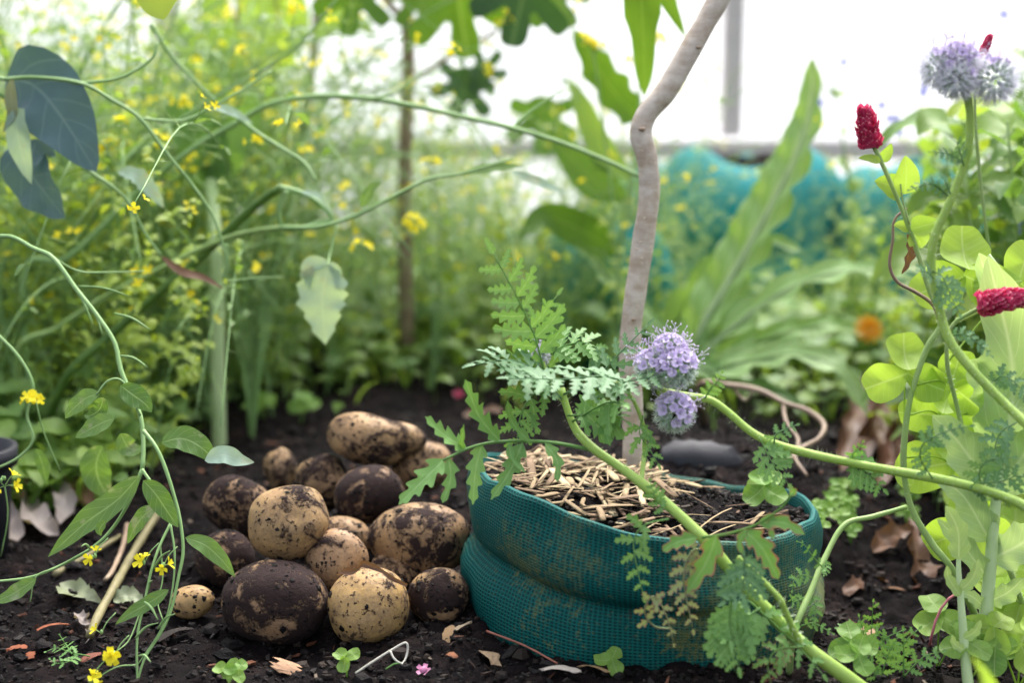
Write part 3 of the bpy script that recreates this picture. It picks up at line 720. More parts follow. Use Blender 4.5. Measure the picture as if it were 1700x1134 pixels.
CAMDIR = lambda p: (CAMV - p).normalized()

def fern(mb, pts, L, n=9, wr=.30, nh=(0, -.5, .85), teeth=4, rad=.0007, droop=.15, fwd=.45, base=.08, prof=None, ang=0., deep=.6):
    """pinnate leaf: axis with n pairs of lobed leaflets and an end leaflet"""
    q = mb.tube(pts, rad, rad * .45, 4, 18); n = max(4, int(n * .78)); L = L * 1.08
    nhv = Vector(nh).normalized(); Np = len(q) - 1
    prof = prof or (lambda t: max(.18, math.sin(math.pi * min(1, (t * .86 + .12) ** .8)) ** .7))
    for i in range(n):
        t = base + (.95 - base) * (i + .5) / n
        k = min(Np - 1, int(t * Np)); p = q[k].lerp(q[k + 1], t * Np - k)
        T = (q[min(Np, k + 1)] - q[max(0, k - 1)]).normalized()
        X = T.cross(nhv); X = X.normalized() if X.length > 1e-3 else T.orthogonal()
        Nn = X.cross(T)
        for sd in (-1, 1):
            l = L * prof(t) * rnd.uniform(.8, 1.15)
            d = (X * sd + T * (fwd + rnd.uniform(-.12, .12)) + Nn * rnd.uniform(-.2, .2)).normalized()
            off = T * (rnd.uniform(-.2, .2) + .22 * sd) * L * .3
            pp = [p + off, p + off + d * l * .5 + V3((0, 0, -droop * .15)) * l, p + off + d * l + V3((0, 0, -droop)) * l + T * (.12 * l)]
            mb.leaf(pp, lobed(l * wr * 1.02, teeth, deep + .17, .5, rnd.random() * .3), Nn + V3((rnd.uniform(-.2, .2),) * 3), 6 * teeth, 1, .25, 0, .5)
    T = (q[-1] - q[-3]).normalized()
    l = L * max(.35, prof(.97))
    mb.leaf([q[-1], q[-1] + T * l * .5, q[-1] + T * l + V3((0, 0, -droop * .5 * l))], lobed(l * wr, teeth, deep + .1, .5), nhv, 6 * teeth, 1, .25, 0, .5)

def hairs(mb, q, rad, n, L, rr):
    for _ in range(n):
        t = rr.random() * (len(q) - 1.001); k = int(t); p = q[k].lerp(q[k + 1], t - k)
        T = (q[k + 1] - q[k]).normalized(); X = T.orthogonal().normalized(); a = rr.uniform(0, 6.3)
        d = Quaternion(T, a) @ X; s_ = T.cross(d) * .00034
        b = p + d * rad * .9; l = L * rr.uniform(.5, 1.2); e = b + (d + T * rr.uniform(-.3, .3)) * l
        i = len(mb.v)
        mb.v += [b + s_, b - s_, e + s_ * .3, e - s_ * .3]; mb.uv += [(.5, .5)] * 4; mb.r += [.5] * 4
        mb.f.append((i, i + 1, i + 3, i + 2)); mb.m.append(0)

def petal4(mb, c, n, r, open_=.7, k=4, wr=.36):
    n = Vector(n).normalized(); x = n.orthogonal().normalized(); a0 = rnd.uniform(0, 6.3)
    for i in range(k):
        d = Quaternion(n, a0 + 6.2832 * i / k) @ x
        mb.cr = rnd.random()
        mb.leaf([c, c + (d * open_ + n * .5) * r * .6, c + d * r * open_ * 1.25 + n * r * .45], lambda t: r * wr * (.35 + .8 * t) * (1 if t < .9 else .7), n, 4, 1, .2)

def flower_cluster(mb_pet, mb_grn, c, up, r, n, rr=rnd):
    up = Vector(up).normalized()
    for i in range(n):
        d = (up * .6 + V3((rr.gauss(0, .6), rr.gauss(0, .6), rr.gauss(0, .4)))).normalized()
        p = c + d * r * rr.uniform(.6, 1.15)
        mb_grn.tube([c, c.lerp(p, .55) + up * r * .1, p], .0005, .0004, 3, 4)
        petal4(mb_pet, p, d, .0062 * rr.uniform(.8, 1.2))
    for i in range(n):
        d = (up * 1.2 + V3((rr.gauss(0, .4), rr.gauss(0, .4), rr.gauss(0, .3)))).normalized()
        p = c + d * r * .7
        mb_grn.blob(p, .0014, .0014, .0022, None, .05, 4, 5)

# ------------------------------------------------------------------ phacelia
def phac_head(parent, c, r, seed, bloom=1.0, name='flower_head'):
    """globe of coiled hairy buds with lilac bells and long stamens"""
    rr = random.Random(seed); g = MB(); h = MB(); pt = MB(); st = MB()
    K = 58; bd = Vector((rr.gauss(.1, .2), -.35, .9)).normalized()
    for i in range(K):
        z = 1 - 2 * (i + .5) / K; a = i * 2.39996; q = math.sqrt(1 - z * z)
        d = V3((q * math.cos(a), q * math.sin(a), z)); p = c + d * r * .68 * V3((1, 1, .9)).length / 1.676
        g.cr = rr.random(); rot = d.to_track_quat('Z', 'Y').to_matrix()
        bs = 1.0 if bloom > -.2 else .72
        g.blob(p, r * .13 * bs, r * .13 * bs, r * .21, rot, .12, 5, 6, rr)
        for _ in range(26):
            dd = (d + V3((rr.gauss(0, .55), rr.gauss(0, .55), rr.gauss(0, .55)))).normalized()
            b = p + d * r * .05; e = b + dd * r * (rr.uniform(.2, .42) if bloom > -.2 else rr.uniform(.25, .62)); sdv = dd.orthogonal().normalized() * (.00028 if bloom > -.2 else .00042); k = len(h.v)
            h.v += [b + sdv, b - sdv, e + sdv * .3, e - sdv * .3]; h.uv += [(.5, .5)] * 4; h.r += [rr.random()] * 4; h.f.append((k, k + 1, k + 3, k + 2)); h.m.append(0)
        if d.dot(bd) > (.35 - .75 * bloom) + rr.uniform(-.25, .25):
            fp = c + d * r * .82; x = d.orthogonal().normalized(); R0 = r * .22 * rr.uniform(.85, 1.15)
            for j in range(5):
                e = Quaternion(d, 1.2566 * j + rr.random()) @ x; pt.cr = rr.random()
                pt.leaf([fp, fp + (e * .55 + d * .6) * R0, fp + (e * 1.15 + d * .85) * R0], lambda t: R0 * (.22 + .42 * math.sin(math.pi * min(1, t * .75 + .12))), d, 5, 1, .35)
            for j in range(3):
                e = (d + V3((rr.gauss(0, .22), rr.gauss(0, .22), rr.gauss(0, .22)))).normalized(); l = r * rr.uniform(.4, .95)
                st.tube([fp, fp + d * l * .5, fp + e * l], .00022, .00018, 3, 4)
                st.blob(fp + e * l, .0006, .0006, .0009, None, 0, 3, 4)
    o = g.build(name, M['bud_green' if bloom > -.2 else 'bud_pale'], parent)
    h.build('bud_hair', M['bud_hair' if bloom > -.2 else 'bud_hair_lilac'], o, False, 'stuff')
    if pt.v: pt.build('petals', M['lilac'], o); st.build('stamens', M['stamen'], o)
    return o

def stem_part(parent, pts, r0, r1, mat='phac_stem', hair=0, hl=.004, sides=10, n=None, name='stem', bumps=.06, seed=1):
    mb = MB(); q = mb.tube(pts, r0, r1, sides, n or len(pts) * 6, (lambda t: 1 + bumps * math.sin(t * 37 + seed)) if bumps else None)
    o = mb.build(name, M[mat], parent)
    if hair:
        hb = MB(); hairs(hb, q, (r0 + r1) / 2, hair, hl, random.Random(seed)); hb.build('stem_hair', M['hair'], o, False, 'stuff')
    return o, q
def leaf_part(parent, mat, fn, name='leaf'):
    mb = MB(); mb.cr = rnd.random(); fn(mb); return mb.build(name, M[mat], parent)

# plant A: lies across the front of the grow bag
rootA = onG(1520, 1195)
phA = thing('phacelia_plant', 'phacelia with toothed ferny leaves sprawling across the front of the grow bag', 'flowering plant', rootA)
A_path = [rootA - V3((0, 0, .006))] + PP([(1440, 1150, 1.0), (1335, 1072, 1.005), (1245, 985, 1.01), (1170, 897, 1.02), (1108, 838, 1.035), (1042, 785, 1.055), (985, 745, 1.075), (955, 712, 1.09), (938, 668, 1.10), (932, 645, 1.105)])
stem_part(phA, A_path, .0060, .0030, hair=500, hl=.0022, n=60)
stem_part(phA, PP([(938, 668, 1.10), (915, 640, 1.115), (900, 600, 1.125), (893, 590, 1.13)]), .0026, .0018, hair=60)
stem_part(phA, PP([(1065, 798, 1.05), (1070, 742, 1.07), (1066, 700, 1.075), (1045, 655, 1.08), (1020, 640, 1.08)]), .0020, .0013, hair=60)
stem_part(phA, PP([(1330, 1072, 1.0), (1305, 1020, .99), (1290, 990, .985), (1225, 925, .99)]), .0028, .0018, hair=80)
phac_head(phA, P(894, 590, 1.13), .0085, 3, -.6, 'flower_bud')
NF = (0, -.62, .78)
def lobeaflet(mb, pts, w, n, d0, d1=None, nh=NF, deep=.72, cup=.15):
    mb.leaf(PP(pts, d0, d1), lobed(w * PX(d0), n, deep, .5, rnd.random() * .3), nh, n * 6, 2, cup, .08, .55)
def big_leaf(mb):     # the long leaf reaching over the bag rim to the potatoes
    mb.tube(PP([(985, 748, 1.08), (915, 735, 1.075), (840, 733, 1.07), (785, 742, 1.065), (735, 765, 1.06)]), .0017, .001, 5, 20)
    for pts, w, n in [([(738, 762), (705, 795), (662, 838)], 26, 4), ([(745, 760), (748, 795), (735, 835)], 15, 3), ([(800, 738), (790, 780), (785, 838)], 19, 4),
                      ([(868, 735), (845, 785), (815, 830)], 20, 4), ([(775, 745), (738, 722), (706, 692)], 21, 4), ([(830, 733), (795, 690), (772, 630)], 22, 5),
                      ([(880, 735), (850, 700), (842, 665)], 13, 3), ([(905, 735), (925, 765), (925, 800)], 13, 3), ([(765, 750), (768, 725), (770, 705)], 8, 2), ([(845, 735), (850, 760), (872, 785)], 8, 2)]:
        mb.cr = rnd.random(); lobeaflet(mb, pts, w, n, 1.07, 1.055, deep=.66)
leaf_part(phA, 'phac_leaf', big_leaf)
leaf_part(phA, 'phac_leaf', lambda m: fern(m, PP([(905, 622), (888, 560), (862, 500), (820, 422)], 1.12, 1.10), .034, 10, .28, (.2, -.9, .3), 4, .0011, .05, .55, prof=lambda t: .35 + .65 * (1 - t) ** .7))
leaf_part(phA, 'phac_grey', lambda m: fern(m, PP([(930, 650), (900, 622), (850, 598), (790, 605)], 1.11, 1.08), .030, 9, .26, (0, -.35, .95), 4, .0011, .2, .5))
leaf_part(phA, 'phac_grey', lambda m: fern(m, PP([(935, 665), (900, 630), (860, 626), (815, 600)], 1.10, 1.06), .024, 8, .26, (0, -.4, .9), 4, .001, .25, .5))
leaf_part(phA, 'phac_grey', lambda m: fern(m, PP([(935, 655), (985, 632), (1025, 590), (1075, 540)], 1.10, 1.12), .020, 10, .24, (-.3, -.8, .5), 3, .001, .0, .6))
leaf_part(phA, 'phac_grey', lambda m: fern(m, PP([(1060, 640), (1000, 625), (930, 630), (845, 628)], 1.08, 1.04), .026, 10, .26, (0, -.28, .96), 4, .0011, .1, .5))
leaf_part(phA, 'phac_leaf', lambda m: fern(m, PP([(900, 600), (935, 575), (975, 570), (1005, 590)], 1.13, 1.12), .024, 7, .28, (0, -.6, .8), 4, .001, .15, .5))
leaf_part(phA, 'phac_grey', lambda m: fern(m, PP([(950, 650), (1010, 640), (1070, 628), (1120, 622)], 1.08, 1.06), .018, 9, .25, (0, -.3, .95), 4, .001, .1, .5))
leaf_part(phA, 'phac_leaf', lambda m: fern(m, PP([(942, 690), (1000, 690), (1025, 690), (1040, 700)], 1.09, 1.06), .020, 8, .30, (0, -.7, .7), 3, .001, .3, .5))
leaf_part(phA, 'phac_leaf', lambda m: fern(m, PP([(950, 700), (1000, 672), (1020, 668), (1035, 672)], 1.09, 1.05), .026, 6, .36, (0, -.8, .6), 3, .0012, .3, .5))
leaf_part(phA, 'phac_leaf', lambda m: fern(m, PP([(920, 640), (880, 660), (862, 700), (858, 745)], 1.10, 1.09), .022, 7, .28, (0, -.9, .3), 4, .001, .1, .5))
leaf_part(phA, 'phac_leaf', lambda m: fern(m, PP([(925, 640), (890, 560), (905, 520), (925, 490)], 1.13, 1.14), .020, 7, .28, (0, -.9, .3), 4, .001, .05, .5))
leaf_part(phA, 'phac_leaf', lambda m: fern(m, PP([(1068, 690), (1062, 720), (1078, 745), (1092, 770)], 1.07, 1.06), .012, 5, .32, (0, -.9, .3), 3, .0008, .3, .5))
# lower leaves in front of the cloth
def low_leaf(mb):
    mb.tube(PP([(1165, 893, 1.0), (1215, 885, .995), (1262, 868, .99), (1300, 840, .985), (1316, 818, .985)]), .0013, .0008, 5, 18)
    for pts, w, n in [([(1190, 889), (1172, 935), (1140, 985)], 24, 3), ([(1158, 893), (1125, 900), (1100, 915)], 17, 3), ([(1235, 880), (1265, 910), (1292, 962)], 24, 4),
                      ([(1258, 868), (1300, 868), (1336, 888)], 17, 3), ([(1240, 880), (1228, 900), (1232, 920)], 9, 2), ([(1285, 855), (1280, 880), (1284, 895)], 9, 2), ([(1310, 825), (1318, 815), (1308, 812)], 6, 1)]:
        mb.cr = rnd.random(); lobeaflet(mb, pts, w, n, .99, .985, (0, -.85, .5), .55)
leaf_part(phA, 'phac_tip', low_leaf)
leaf_part(phA, 'phac_leaf', lambda m: fern(m, PP([(1110, 862), (1070, 872), (1052, 900), (1058, 945), (1068, 990)], 1.01, .995), .013, 7, .33, (0, -.95, .25), 3, .0008, .1, .4, base=.2))
leaf_part(phA, 'phac_purple', lambda m: fern(m, PP([(1180, 915), (1150, 915), (1135, 960), (1150, 1045)], 1.0, .985), .012, 9, .36, (0, -.95, .2), 3, .001, .2, .4, base=.1))
leaf_part(phA, 'phac_purple', lambda m: fern(m, PP([(1115, 1045), (1085, 1040), (1070, 1015), (1085, 990), (1105, 1020), (1118, 1068)], .99, .98), .008, 9, .4, (0, -.95, .2), 2, .0009, .2, .4, base=.2))
leaf_part(phA, 'phac_grey', lambda m: fern(m, PP([(1235, 915), (1236, 950), (1230, 985), (1205, 1000)], .985, .97), .018, 8, .30, (0, -.85, .5), 4, .0009, .1, .5))
leaf_part(phA, 'phac_leaf', lambda m: fern(m, PP([(1215, 990), (1212, 1030), (1218, 1070), (1226, 1108)], .98, .965), .020, 9, .32, (0, -.95, .3), 4, .001, .1, .5))
leaf_part(phA, 'phac_leaf', lambda m: fern(m, PP([(1262, 1010), (1235, 1030), (1215, 1060), (1205, 1065)], .985, .965), .020, 7, .32, (0, -.8, .6), 4, .001, .25, .5))
leaf_part(phA, 'phac_tip', lambda m: fern(m, PP([(1330, 1075), (1290, 1080), (1275, 1105), (1280, 1135)], .99, .975), .013, 6, .32, (0, -.8, .6), 3, .0009, .25, .5))
leaf_part(phA, 'phac_leaf', lambda m: fern(m, PP([(1110, 850), (1095, 838), (1085, 818), (1080, 800)], 1.03, 1.03), .009, 6, .35, (0, -.9, .4), 3, .0007, .1, .5))
leaf_part(phA, 'phac_leaf', lambda m: fern(m, PP([(1245, 1000), (1310, 1060), (1340, 1090), (1365, 1120)], 1.0, .99), .016, 6, .32, (0, -.8, .6), 3, .001, .25, .5))

# plant B: flower head in front of the sapling, stem running out of the frame
rootB = V3((.58, .93, gh(.58, .93)))
phB = thing('phacelia_plant', 'hairy-stemmed phacelia with two lilac flower heads in front of the sapling trunk', 'flowering plant', rootB)
Bp = PP([(1092, 648, 1.09), (1135, 657, 1.085), (1178, 664, 1.08), (1208, 684, 1.075), (1245, 716, 1.07), (1285, 737, 1.065), (1350, 755, 1.06), (1450, 776, 1.05), (1560, 796, 1.035), (1640, 816, 1.02), (1712, 846, 1.0), (1830, 920, .97)]) + [V3((.535, .945, .12)), rootB - V3((0, 0, .006))]
oB, qB = stem_part(phB, Bp, .0029, .0046, hair=1500, hl=.0052, n=110, bumps=.05)
stem_part(phB, PP([(1100, 650, 1.09), (1094, 668, 1.085), (1108, 690, 1.08)]), .0017, .0013, hair=40)
phac_head(phB, P(1086, 612, 1.088), .0160, 11, .12)
phac_head(phB, P(1124, 612, 1.075), .0165, 12, .26)
phac_head(phB, P(1112, 582, 1.085), .0135, 14, .32)
phac_head(phB, P(1119, 686, 1.075), .0165, 13, .10)
for pts, L, n, mat in [([(1262, 728), (1272, 750), (1285, 772), (1308, 803)], .016, 7, 'phac_leaf'), ([(1285, 737), (1288, 722), (1305, 712), (1322, 706)], .008, 6, 'phac_grey'),
                       ([(1402, 765), (1425, 775), (1445, 790), (1466, 812)], .015, 7, 'phac_leaf'), ([(1170, 662), (1180, 645), (1192, 632), (1198, 620)], .008, 6, 'phac_leaf'),
                       ([(1548, 795), (1528, 760), (1535, 735), (1575, 715), (1610, 708)], .010, 12, 'phac_grey'), ([(1640, 815), (1625, 790), (1640, 765), (1680, 760)], .011, 9, 'phac_grey'),
                       ([(1420, 770), (1415, 755), (1425, 745), (1432, 735)], .007, 5, 'phac_leaf'), ([(1600, 805), (1660, 800), (1690, 790), (1715, 800)], .012, 8, 'phac_grey')]:
    leaf_part(phB, mat, lambda m: fern(m, PP(pts, 1.06 if pts[0][0] < 1500 else 1.03, 1.05 if pts[0][0] < 1500 else 1.01), L, n, .34, (0, -.85, .5), 3, .0008, .15, .4))

# plant C: tall arching stem at the side
rootC = V3((.52, .98, gh(.52, .98)))
phC = thing('phacelia_plant', 'tall arching phacelia with spiky grey-lilac flower heads above the crimson clover', 'flowering plant', rootC)
Cp = PP([(1606, 158, 1.06), (1611, 200, 1.06), (1604, 262, 1.06), (1578, 332, 1.06), (1552, 392, 1.06), (1546, 440, 1.06), (1556, 495, 1.055), (1574, 560, 1.05), (1612, 612, 1.04), (1660, 662, 1.03), (1712, 712, 1.01), (1800, 800, .99)]) + [V3((.50, .97, .13)), rootC - V3((0, 0, .006))]
stem_part(phC, Cp, .0029, .0044, hair=1600, hl=.0048, n=120, bumps=.04)
stem_part(phC, PP([(1606, 160, 1.06), (1595, 135, 1.06), (1585, 125, 1.065)]), .0028, .002, hair=40)
stem_part(phC, PP([(1602, 148, 1.06), (1622, 134, 1.055), (1642, 130, 1.055)]), .0019, .0015, hair=40)
phac_head(phC, P(1560, 112, 1.06), .0145, 21, -.45)
phac_head(phC, P(1592, 102, 1.06), .0150, 22, -.3)
phac_head(phC, P(1588, 132, 1.05), .0140, 23, -.7)
phac_head(phC, P(1650, 130, 1.055), .0175, 24, -.6)
for pts, L, n in [([(1600, 275), (1590, 240), (1586, 235)], .008, 4), ([(1598, 268), (1575, 255), (1545, 252)], .006, 7), ([(1578, 322), (1570, 302), (1562, 292)], .006, 5), ([(1575, 325), (1545, 305), (1510, 315)], .006, 8),
                  ([(1548, 450), (1565, 460), (1578, 490), (1592, 520)], .012, 8), ([(1548, 462), (1540, 452), (1525, 450)], .009, 6), ([(1575, 560), (1600, 555), (1630, 575), (1645, 590)], .007, 9),
                  ([(1640, 640), (1665, 625), (1690, 640), (1710, 665)], .010, 8), ([(1690, 700), (1660, 720), (1650, 760), (1655, 790)], .012, 8)]:
    leaf_part(phC, 'phac_grey', lambda m: fern(m, PP(pts, 1.055, 1.04), L, n, .34, (0, -.8, .6), 3, .0007, .15, .4))

# ------------------------------------------------------------------ crimson clover
def clover_head(parent, c, ax, L, r, seed, name='flower_head'):
    mb = MB(); rr = random.Random(seed); ax = Vector(ax).normalized(); x = ax.orthogonal().normalized()
    mb2 = MB(); mb2.tube([c - ax * L * .5, c, c + ax * L * .5], r * .62, r * .2, 10, 8)
    K = 170
    for i in range(K):
        t = (i + .5) / K; a = i * 2.39996; d = Quaternion(ax, a) @ x
        rad = r * (math.sin(math.pi * min(1, (.12 + .80 * t))) ** .55) * (1 - .38 * t)
        b = c + ax * (L * (t - .5)) + d * rad * .45
        dd = (d * (1.0 - .35 * t) + ax * (.35 + .9 * t)).normalized(); l = r * .60 * rr.uniform(.75, 1.25); mb.cr = rr.random(); dd = (dd + V3((rr.gauss(0, .18), rr.gauss(0, .18), rr.gauss(0, .18)))).normalized()
        mb.leaf([b, b + dd * l * .55, b + (dd + ax * .35).normalized() * l], lance(r * .20, .8), d, 4, 1, .5)
    o = mb.build(name, M['clover_red'], parent)
    mb2.build('flower_core', M['clover_red'], o)
    return o
def heart_leaflet(mb, c, up, nrm, r, notch=.12):
    def rf(a):
        a = (a + math.pi) % (2 * math.pi) - math.pi
        return r * (1.0 - .16 * abs(math.sin(a * 1.0)) - notch * math.exp(-(a / .28) ** 2)) * (1 if abs(a) < 2.2 else 1)
    p1, p2 = rnd.uniform(0, 6), rnd.uniform(0, 6)
    mb.cr = rnd.random(); mb.radial(c, nrm, up, lambda a: rf(a) * (1 + .05 * math.sin(3 * a + p1) + .03 * math.sin(5 * a + p2)), 4, 30, rnd.uniform(.05, .4), .10)
def trifoliate(parent, c, up, nrm, r, mat, base=None, name='leaf'):
    up = Vector(up).normalized(); nrm = Vector(nrm).normalized()
    mb = MB()
    for k in (-1, 0, 1):
        d = Quaternion(nrm, k * 1.95) @ up; d = (d - nrm * d.dot(nrm)).normalized()
        heart_leaflet(mb, Vector(c) + d * r * .92, d, nrm + d * .18 + V3((rnd.uniform(-.15, .15),) * 3), r)
    if base is not None:
        b = Vector(base); mb.tube([b, b.lerp(Vector(c), .6) + V3((0, 0, .004)), Vector(c)], .0009, .0006, 5, 8)
    return mb.build(name, M[mat], parent)
def blade_pair(parent, pts, w, mat='clover_leaf', d=1.1, nh=(0, -.9, .4), name='leaf'):
    mb = MB(); mb.cr = rnd.random(); mb.leaf(PP(pts, d), ovate(w * PX(d)), nh, 10, 2, .25, .05); return mb.build(name, M[mat], parent)

rc1 = onG(1640, 1060)
cl1 = thing('crimson_clover', 'crimson clover with an upright red cone head and broad lime-green leaves', 'clover', rc1)
c1p = PP([(1449, 240, 1.12), (1463, 268, 1.12), (1488, 325, 1.12), (1508, 375, 1.12), (1527, 430, 1.12), (1542, 480, 1.12), (1562, 535, 1.12), (1540, 575, 1.12), (1520, 630, 1.12), (1506, 690, 1.12), (1500, 770, 1.12), (1512, 840, 1.12), (1545, 900, 1.115), (1590, 960, 1.11)]) + [rc1 - V3((0, 0, .006))]
stem_part(cl1, c1p, .0017, .0032, 'clover_stem', 300, .002, n=70)
clover_head(cl1, P(1441, 214, 1.12), (-.22, 0, 1), .029, .0115, 1)
blade_pair(cl1, [(1502, 322), (1505, 290), (1503, 258)], 21, d=1.11); blade_pair(cl1, [(1500, 322), (1478, 308), (1452, 300)], 22, d=1.125)
blade_pair(cl1, [(1462, 268), (1442, 262), (1425, 262)], 7, d=1.11); blade_pair(cl1, [(1463, 268), (1474, 252), (1480, 238)], 9, d=1.12)
blade_pair(cl1, [(1512, 380), (1532, 375), (1560, 368)], 18, d=1.11); blade_pair(cl1, [(1512, 385), (1525, 398), (1530, 412)], 22, d=1.12); blade_pair(cl1, [(1510, 380), (1495, 374), (1484, 374)], 10, d=1.12)
mb = MB(); mb.tube(PP([(1510, 372, 1.11), (1498, 330, 1.11), (1495, 305, 1.11)]), .0009, .0007, 5, 8); mb.build('petiole', M['clover_stem'], cl1)
# trifoliate leaves with broad lime blades
for (cx, cy, up, r_, d, base) in [(1502, 622, (0, 0, 1), .019, 1.13, (1500, 770)), (1560, 690, (.4, 0, .9), .018, 1.14, (1508, 690)), (1578, 640, (.3, 0, 1), .017, 1.13, (1520, 640)),
                                  (1600, 460, (0, 0, 1), .024, 1.16, (1556, 520)), (1580, 770, (.2, 0, 1), .026, 1.15, (1503, 760))]:
    trifoliate(cl1, P(cx, cy, d), up, (-.1, -.92, .35), r_, 'clover_leaf', P(*base, 1.12))
rc2 = onG(1720, 1050)
cl2 = thing('crimson_clover', 'crimson clover stalk leaning sideways with a red-pink head pointing outward', 'clover', rc2)
c2p = PP([(1630, 510, 1.085), (1602, 524, 1.09), (1578, 545, 1.095), (1572, 600, 1.10), (1590, 680, 1.11), (1620, 800, 1.12), (1670, 930, 1.11)]) + [rc2 - V3((0, 0, .006))]
stem_part(cl2, c2p, .0015, .0028, 'clover_stem', 160, .002, n=50)
clover_head(cl2, P(1664, 498, 1.075), (1, -.25, .22), .036, .0125, 2)
for (cx, cy, up, r_, d, base) in [(1640, 690, (.2, 0, 1), .022, 1.15, (1592, 690)), (1690, 470, (.3, 0, 1), .02, 1.15, (1575, 600)), (1610, 880, (0, 0, 1), .022, 1.16, (1640, 860))]:
    trifoliate(cl2, P(cx, cy, d), up, (-.1, -.92, .35), r_, 'clover_leaf', P(*base, 1.11))
rc3 = V3((.66, 1.42, gh(.66, 1.42)))
cl3 = thing('crimson_clover', 'crimson clover with a narrow dark red bud behind the spiky phacelia heads', 'clover', rc3)
stem_part(cl3, [P(1628, 108, 1.28), P(1618, 180, 1.29), P(1640, 400, 1.32), P(1690, 700, 1.38), rc3 - V3((0, 0, .006))], .0014, .0025, 'clover_stem', n=40)
clover_head(cl3, P(1632, 88, 1.28), (.35, 0, 1), .030, .006, 3)

# ------------------------------------------------------------------ big pale lobed leaf plant at the side
rl = onG(1660, 1180)
lob = thing('lobed_leaf_plant', 'plant with tall pale green deeply lobed leaves and a thick ribbed midrib', 'plant', rl)
def pale(pts, w, n, d0, d1, nh=(-.15, -.9, .35), deep=.55, cup=.12, a=.45, wv=.12):
    def fn(mb):
        q = PP(pts, d0, d1); mb.leaf(q, lobed(w * PX(d0), n, deep, a, .2), nh, n * 12, 5, cup, wv, .55, wn=n)
        qq = smooth(q, 24); mb.tube([p + Vector(nh).normalized() * -.0012 for p in qq], .0042, .0008, 7, raw=True)
    o = leaf_part(lob, 'pale_leaf', fn)
    mb = MB(); qq = smooth(PP(pts, d0, d1), 40); mb.tube([p + Vector(nh).normalized() * .0006 for p in qq], .0046, .0009, 8, raw=True); mb.build('midrib', M['midrib'], o)
    return o
def finger(mb, a, m_, b, w, d0, n=3, deep=.3, nh=(-.15, -.9, .35)):
    mb.cr = rnd.random(); mb.leaf(PP([a, m_, b], d0, d0 - .02), lobed(w * PX(d0), n, deep, .55, rnd.random() * .3), nh, 22, 4, .2, .15, .35, wn=3)
def lobed_stalk(mid, r0, fingers, d0, d1, n=3):
    mb = MB()
    for (a, m_, b, w) in fingers: finger(mb, a, m_, b, w, d0 + (d1 - d0) * (1134 - a[1]) / 700, n)
    o = mb.build('leaf', M['pale_leaf'], lob)
    mb = MB(); q = smooth(PP(mid, d0, d1), 40); q[0] = Vector(rl); mb.tube([p + V3((0, -.002, 0)) for p in q], r0, .0012, 9, raw=True); mb.build('midrib', M['midrib'], o)
lobed_stalk([(1640, 1190), (1634, 1060), (1642, 950), (1650, 850), (1662, 760), (1676, 660), (1690, 560), (1672, 470), (1640, 422)], .0068,
    [((1662, 780), (1682, 620), (1640, 425), 66), ((1652, 830), (1600, 745), (1548, 690), 44), ((1655, 820), (1712, 740), (1760, 700), 50), ((1645, 900), (1598, 822), (1556, 800), 34), ((1640, 960), (1598, 905), (1556, 862), 22),
     ((1642, 930), (1700, 900), (1750, 850), 40), ((1636, 1010), (1612, 990), (1590, 985), 12), ((1640, 1000), (1672, 985), (1700, 960), 20), ((1634, 1060), (1612, 1050), (1596, 1054), 9), ((1670, 700), (1640, 640), (1606, 600), 46), ((1680, 640), (1725, 600), (1760, 560), 46), ((1690, 540), (1650, 490), (1625, 420), 30)], 1.09, 1.15)
lobed_stalk([(1612, 1190), (1602, 1100), (1594, 1000), (1590, 930), (1600, 880)], .0052,
    [((1592, 930), (1590, 880), (1570, 840), 20), ((1594, 990), (1575, 960), (1572, 940), 10), ((1596, 980), (1615, 960), (1625, 930), 12), ((1600, 1060), (1618, 1050), (1628, 1030), 9), ((1600, 1080), (1585, 1070), (1580, 1055), 8)], 1.05, 1.09)
# a soft leaf tip standing close to the lens
lt = onG(1660, 1230)
nl = thing('leaf_sprout', 'single pale yellow-green leaf tip poking up close before the lobed plant', 'leaf', lt)
leaf_part(nl, 'clover_leaf', lambda m: m.leaf([lt, P(1650, 1180, .80), P(1632, 1120, .76), P(1612, 1088, .75)], lance(.012), (0, -.9, .4), 14, 2, .3))
#==PLANTS2==
# ------------------------------------------------------------------ sapling in the grow bag
tb = V3((P(1052, 775, 1.30).x, 1.30, .095))
tree = thing('fig_sapling', 'pale-barked crooked sapling trunk growing out of the grow bag', 'tree', tb)
tp = [tb] + PP([(1052, 740, 1.30), (1050, 690, 1.305), (1047, 620, 1.31), (1047, 555, 1.315), (1056, 480, 1.32), (1068, 400, 1.33), (1078, 320, 1.34), (1074, 262, 1.345), (1064, 222, 1.35), (1074, 188, 1.355), (1106, 150, 1.36), (1142, 88, 1.37), (1172, 35, 1.38), (1206, -25, 1.39), (1260, -120, 1.41), (1330, -260, 1.44)])
mb = MB()
mb.tube(tp, .0104, .0098, 18, 150, lambda t: 1 + .05 * math.sin(t * 60) * math.sin(t * 23) + .10 * math.exp(-((t - .60) / .03) ** 2) + .06 * math.exp(-((t - .16) / .01) ** 2) + (.10 if False else 0))
trunk = mb.build('trunk', M['bark'], tree)
for (x, y, d, r_) in [(1052, 531, 1.303, .0022), (1160, 78, 1.362, .0022), (1066, 214, 1.338, .003)]:
    mb = MB(); p = P(x, y, d); mb.blob(p, r_ * 1.2, r_ * .8, r_ * .7, None, .1, 6, 8); mb.build('bud_scar', M['brown_stem'], trunk)
def figleaf_rf(r, lobes, depth):
    def rf(a):
        a = (a + math.pi) % (2 * math.pi) - math.pi
        v = .46
        for (c, l, w) in lobes: v = max(v, l * math.exp(-((a - c) / w) ** 4) * (1 - depth * 0) if abs(a - c) < w * 1.6 else 0)
        return r * v
    return rf
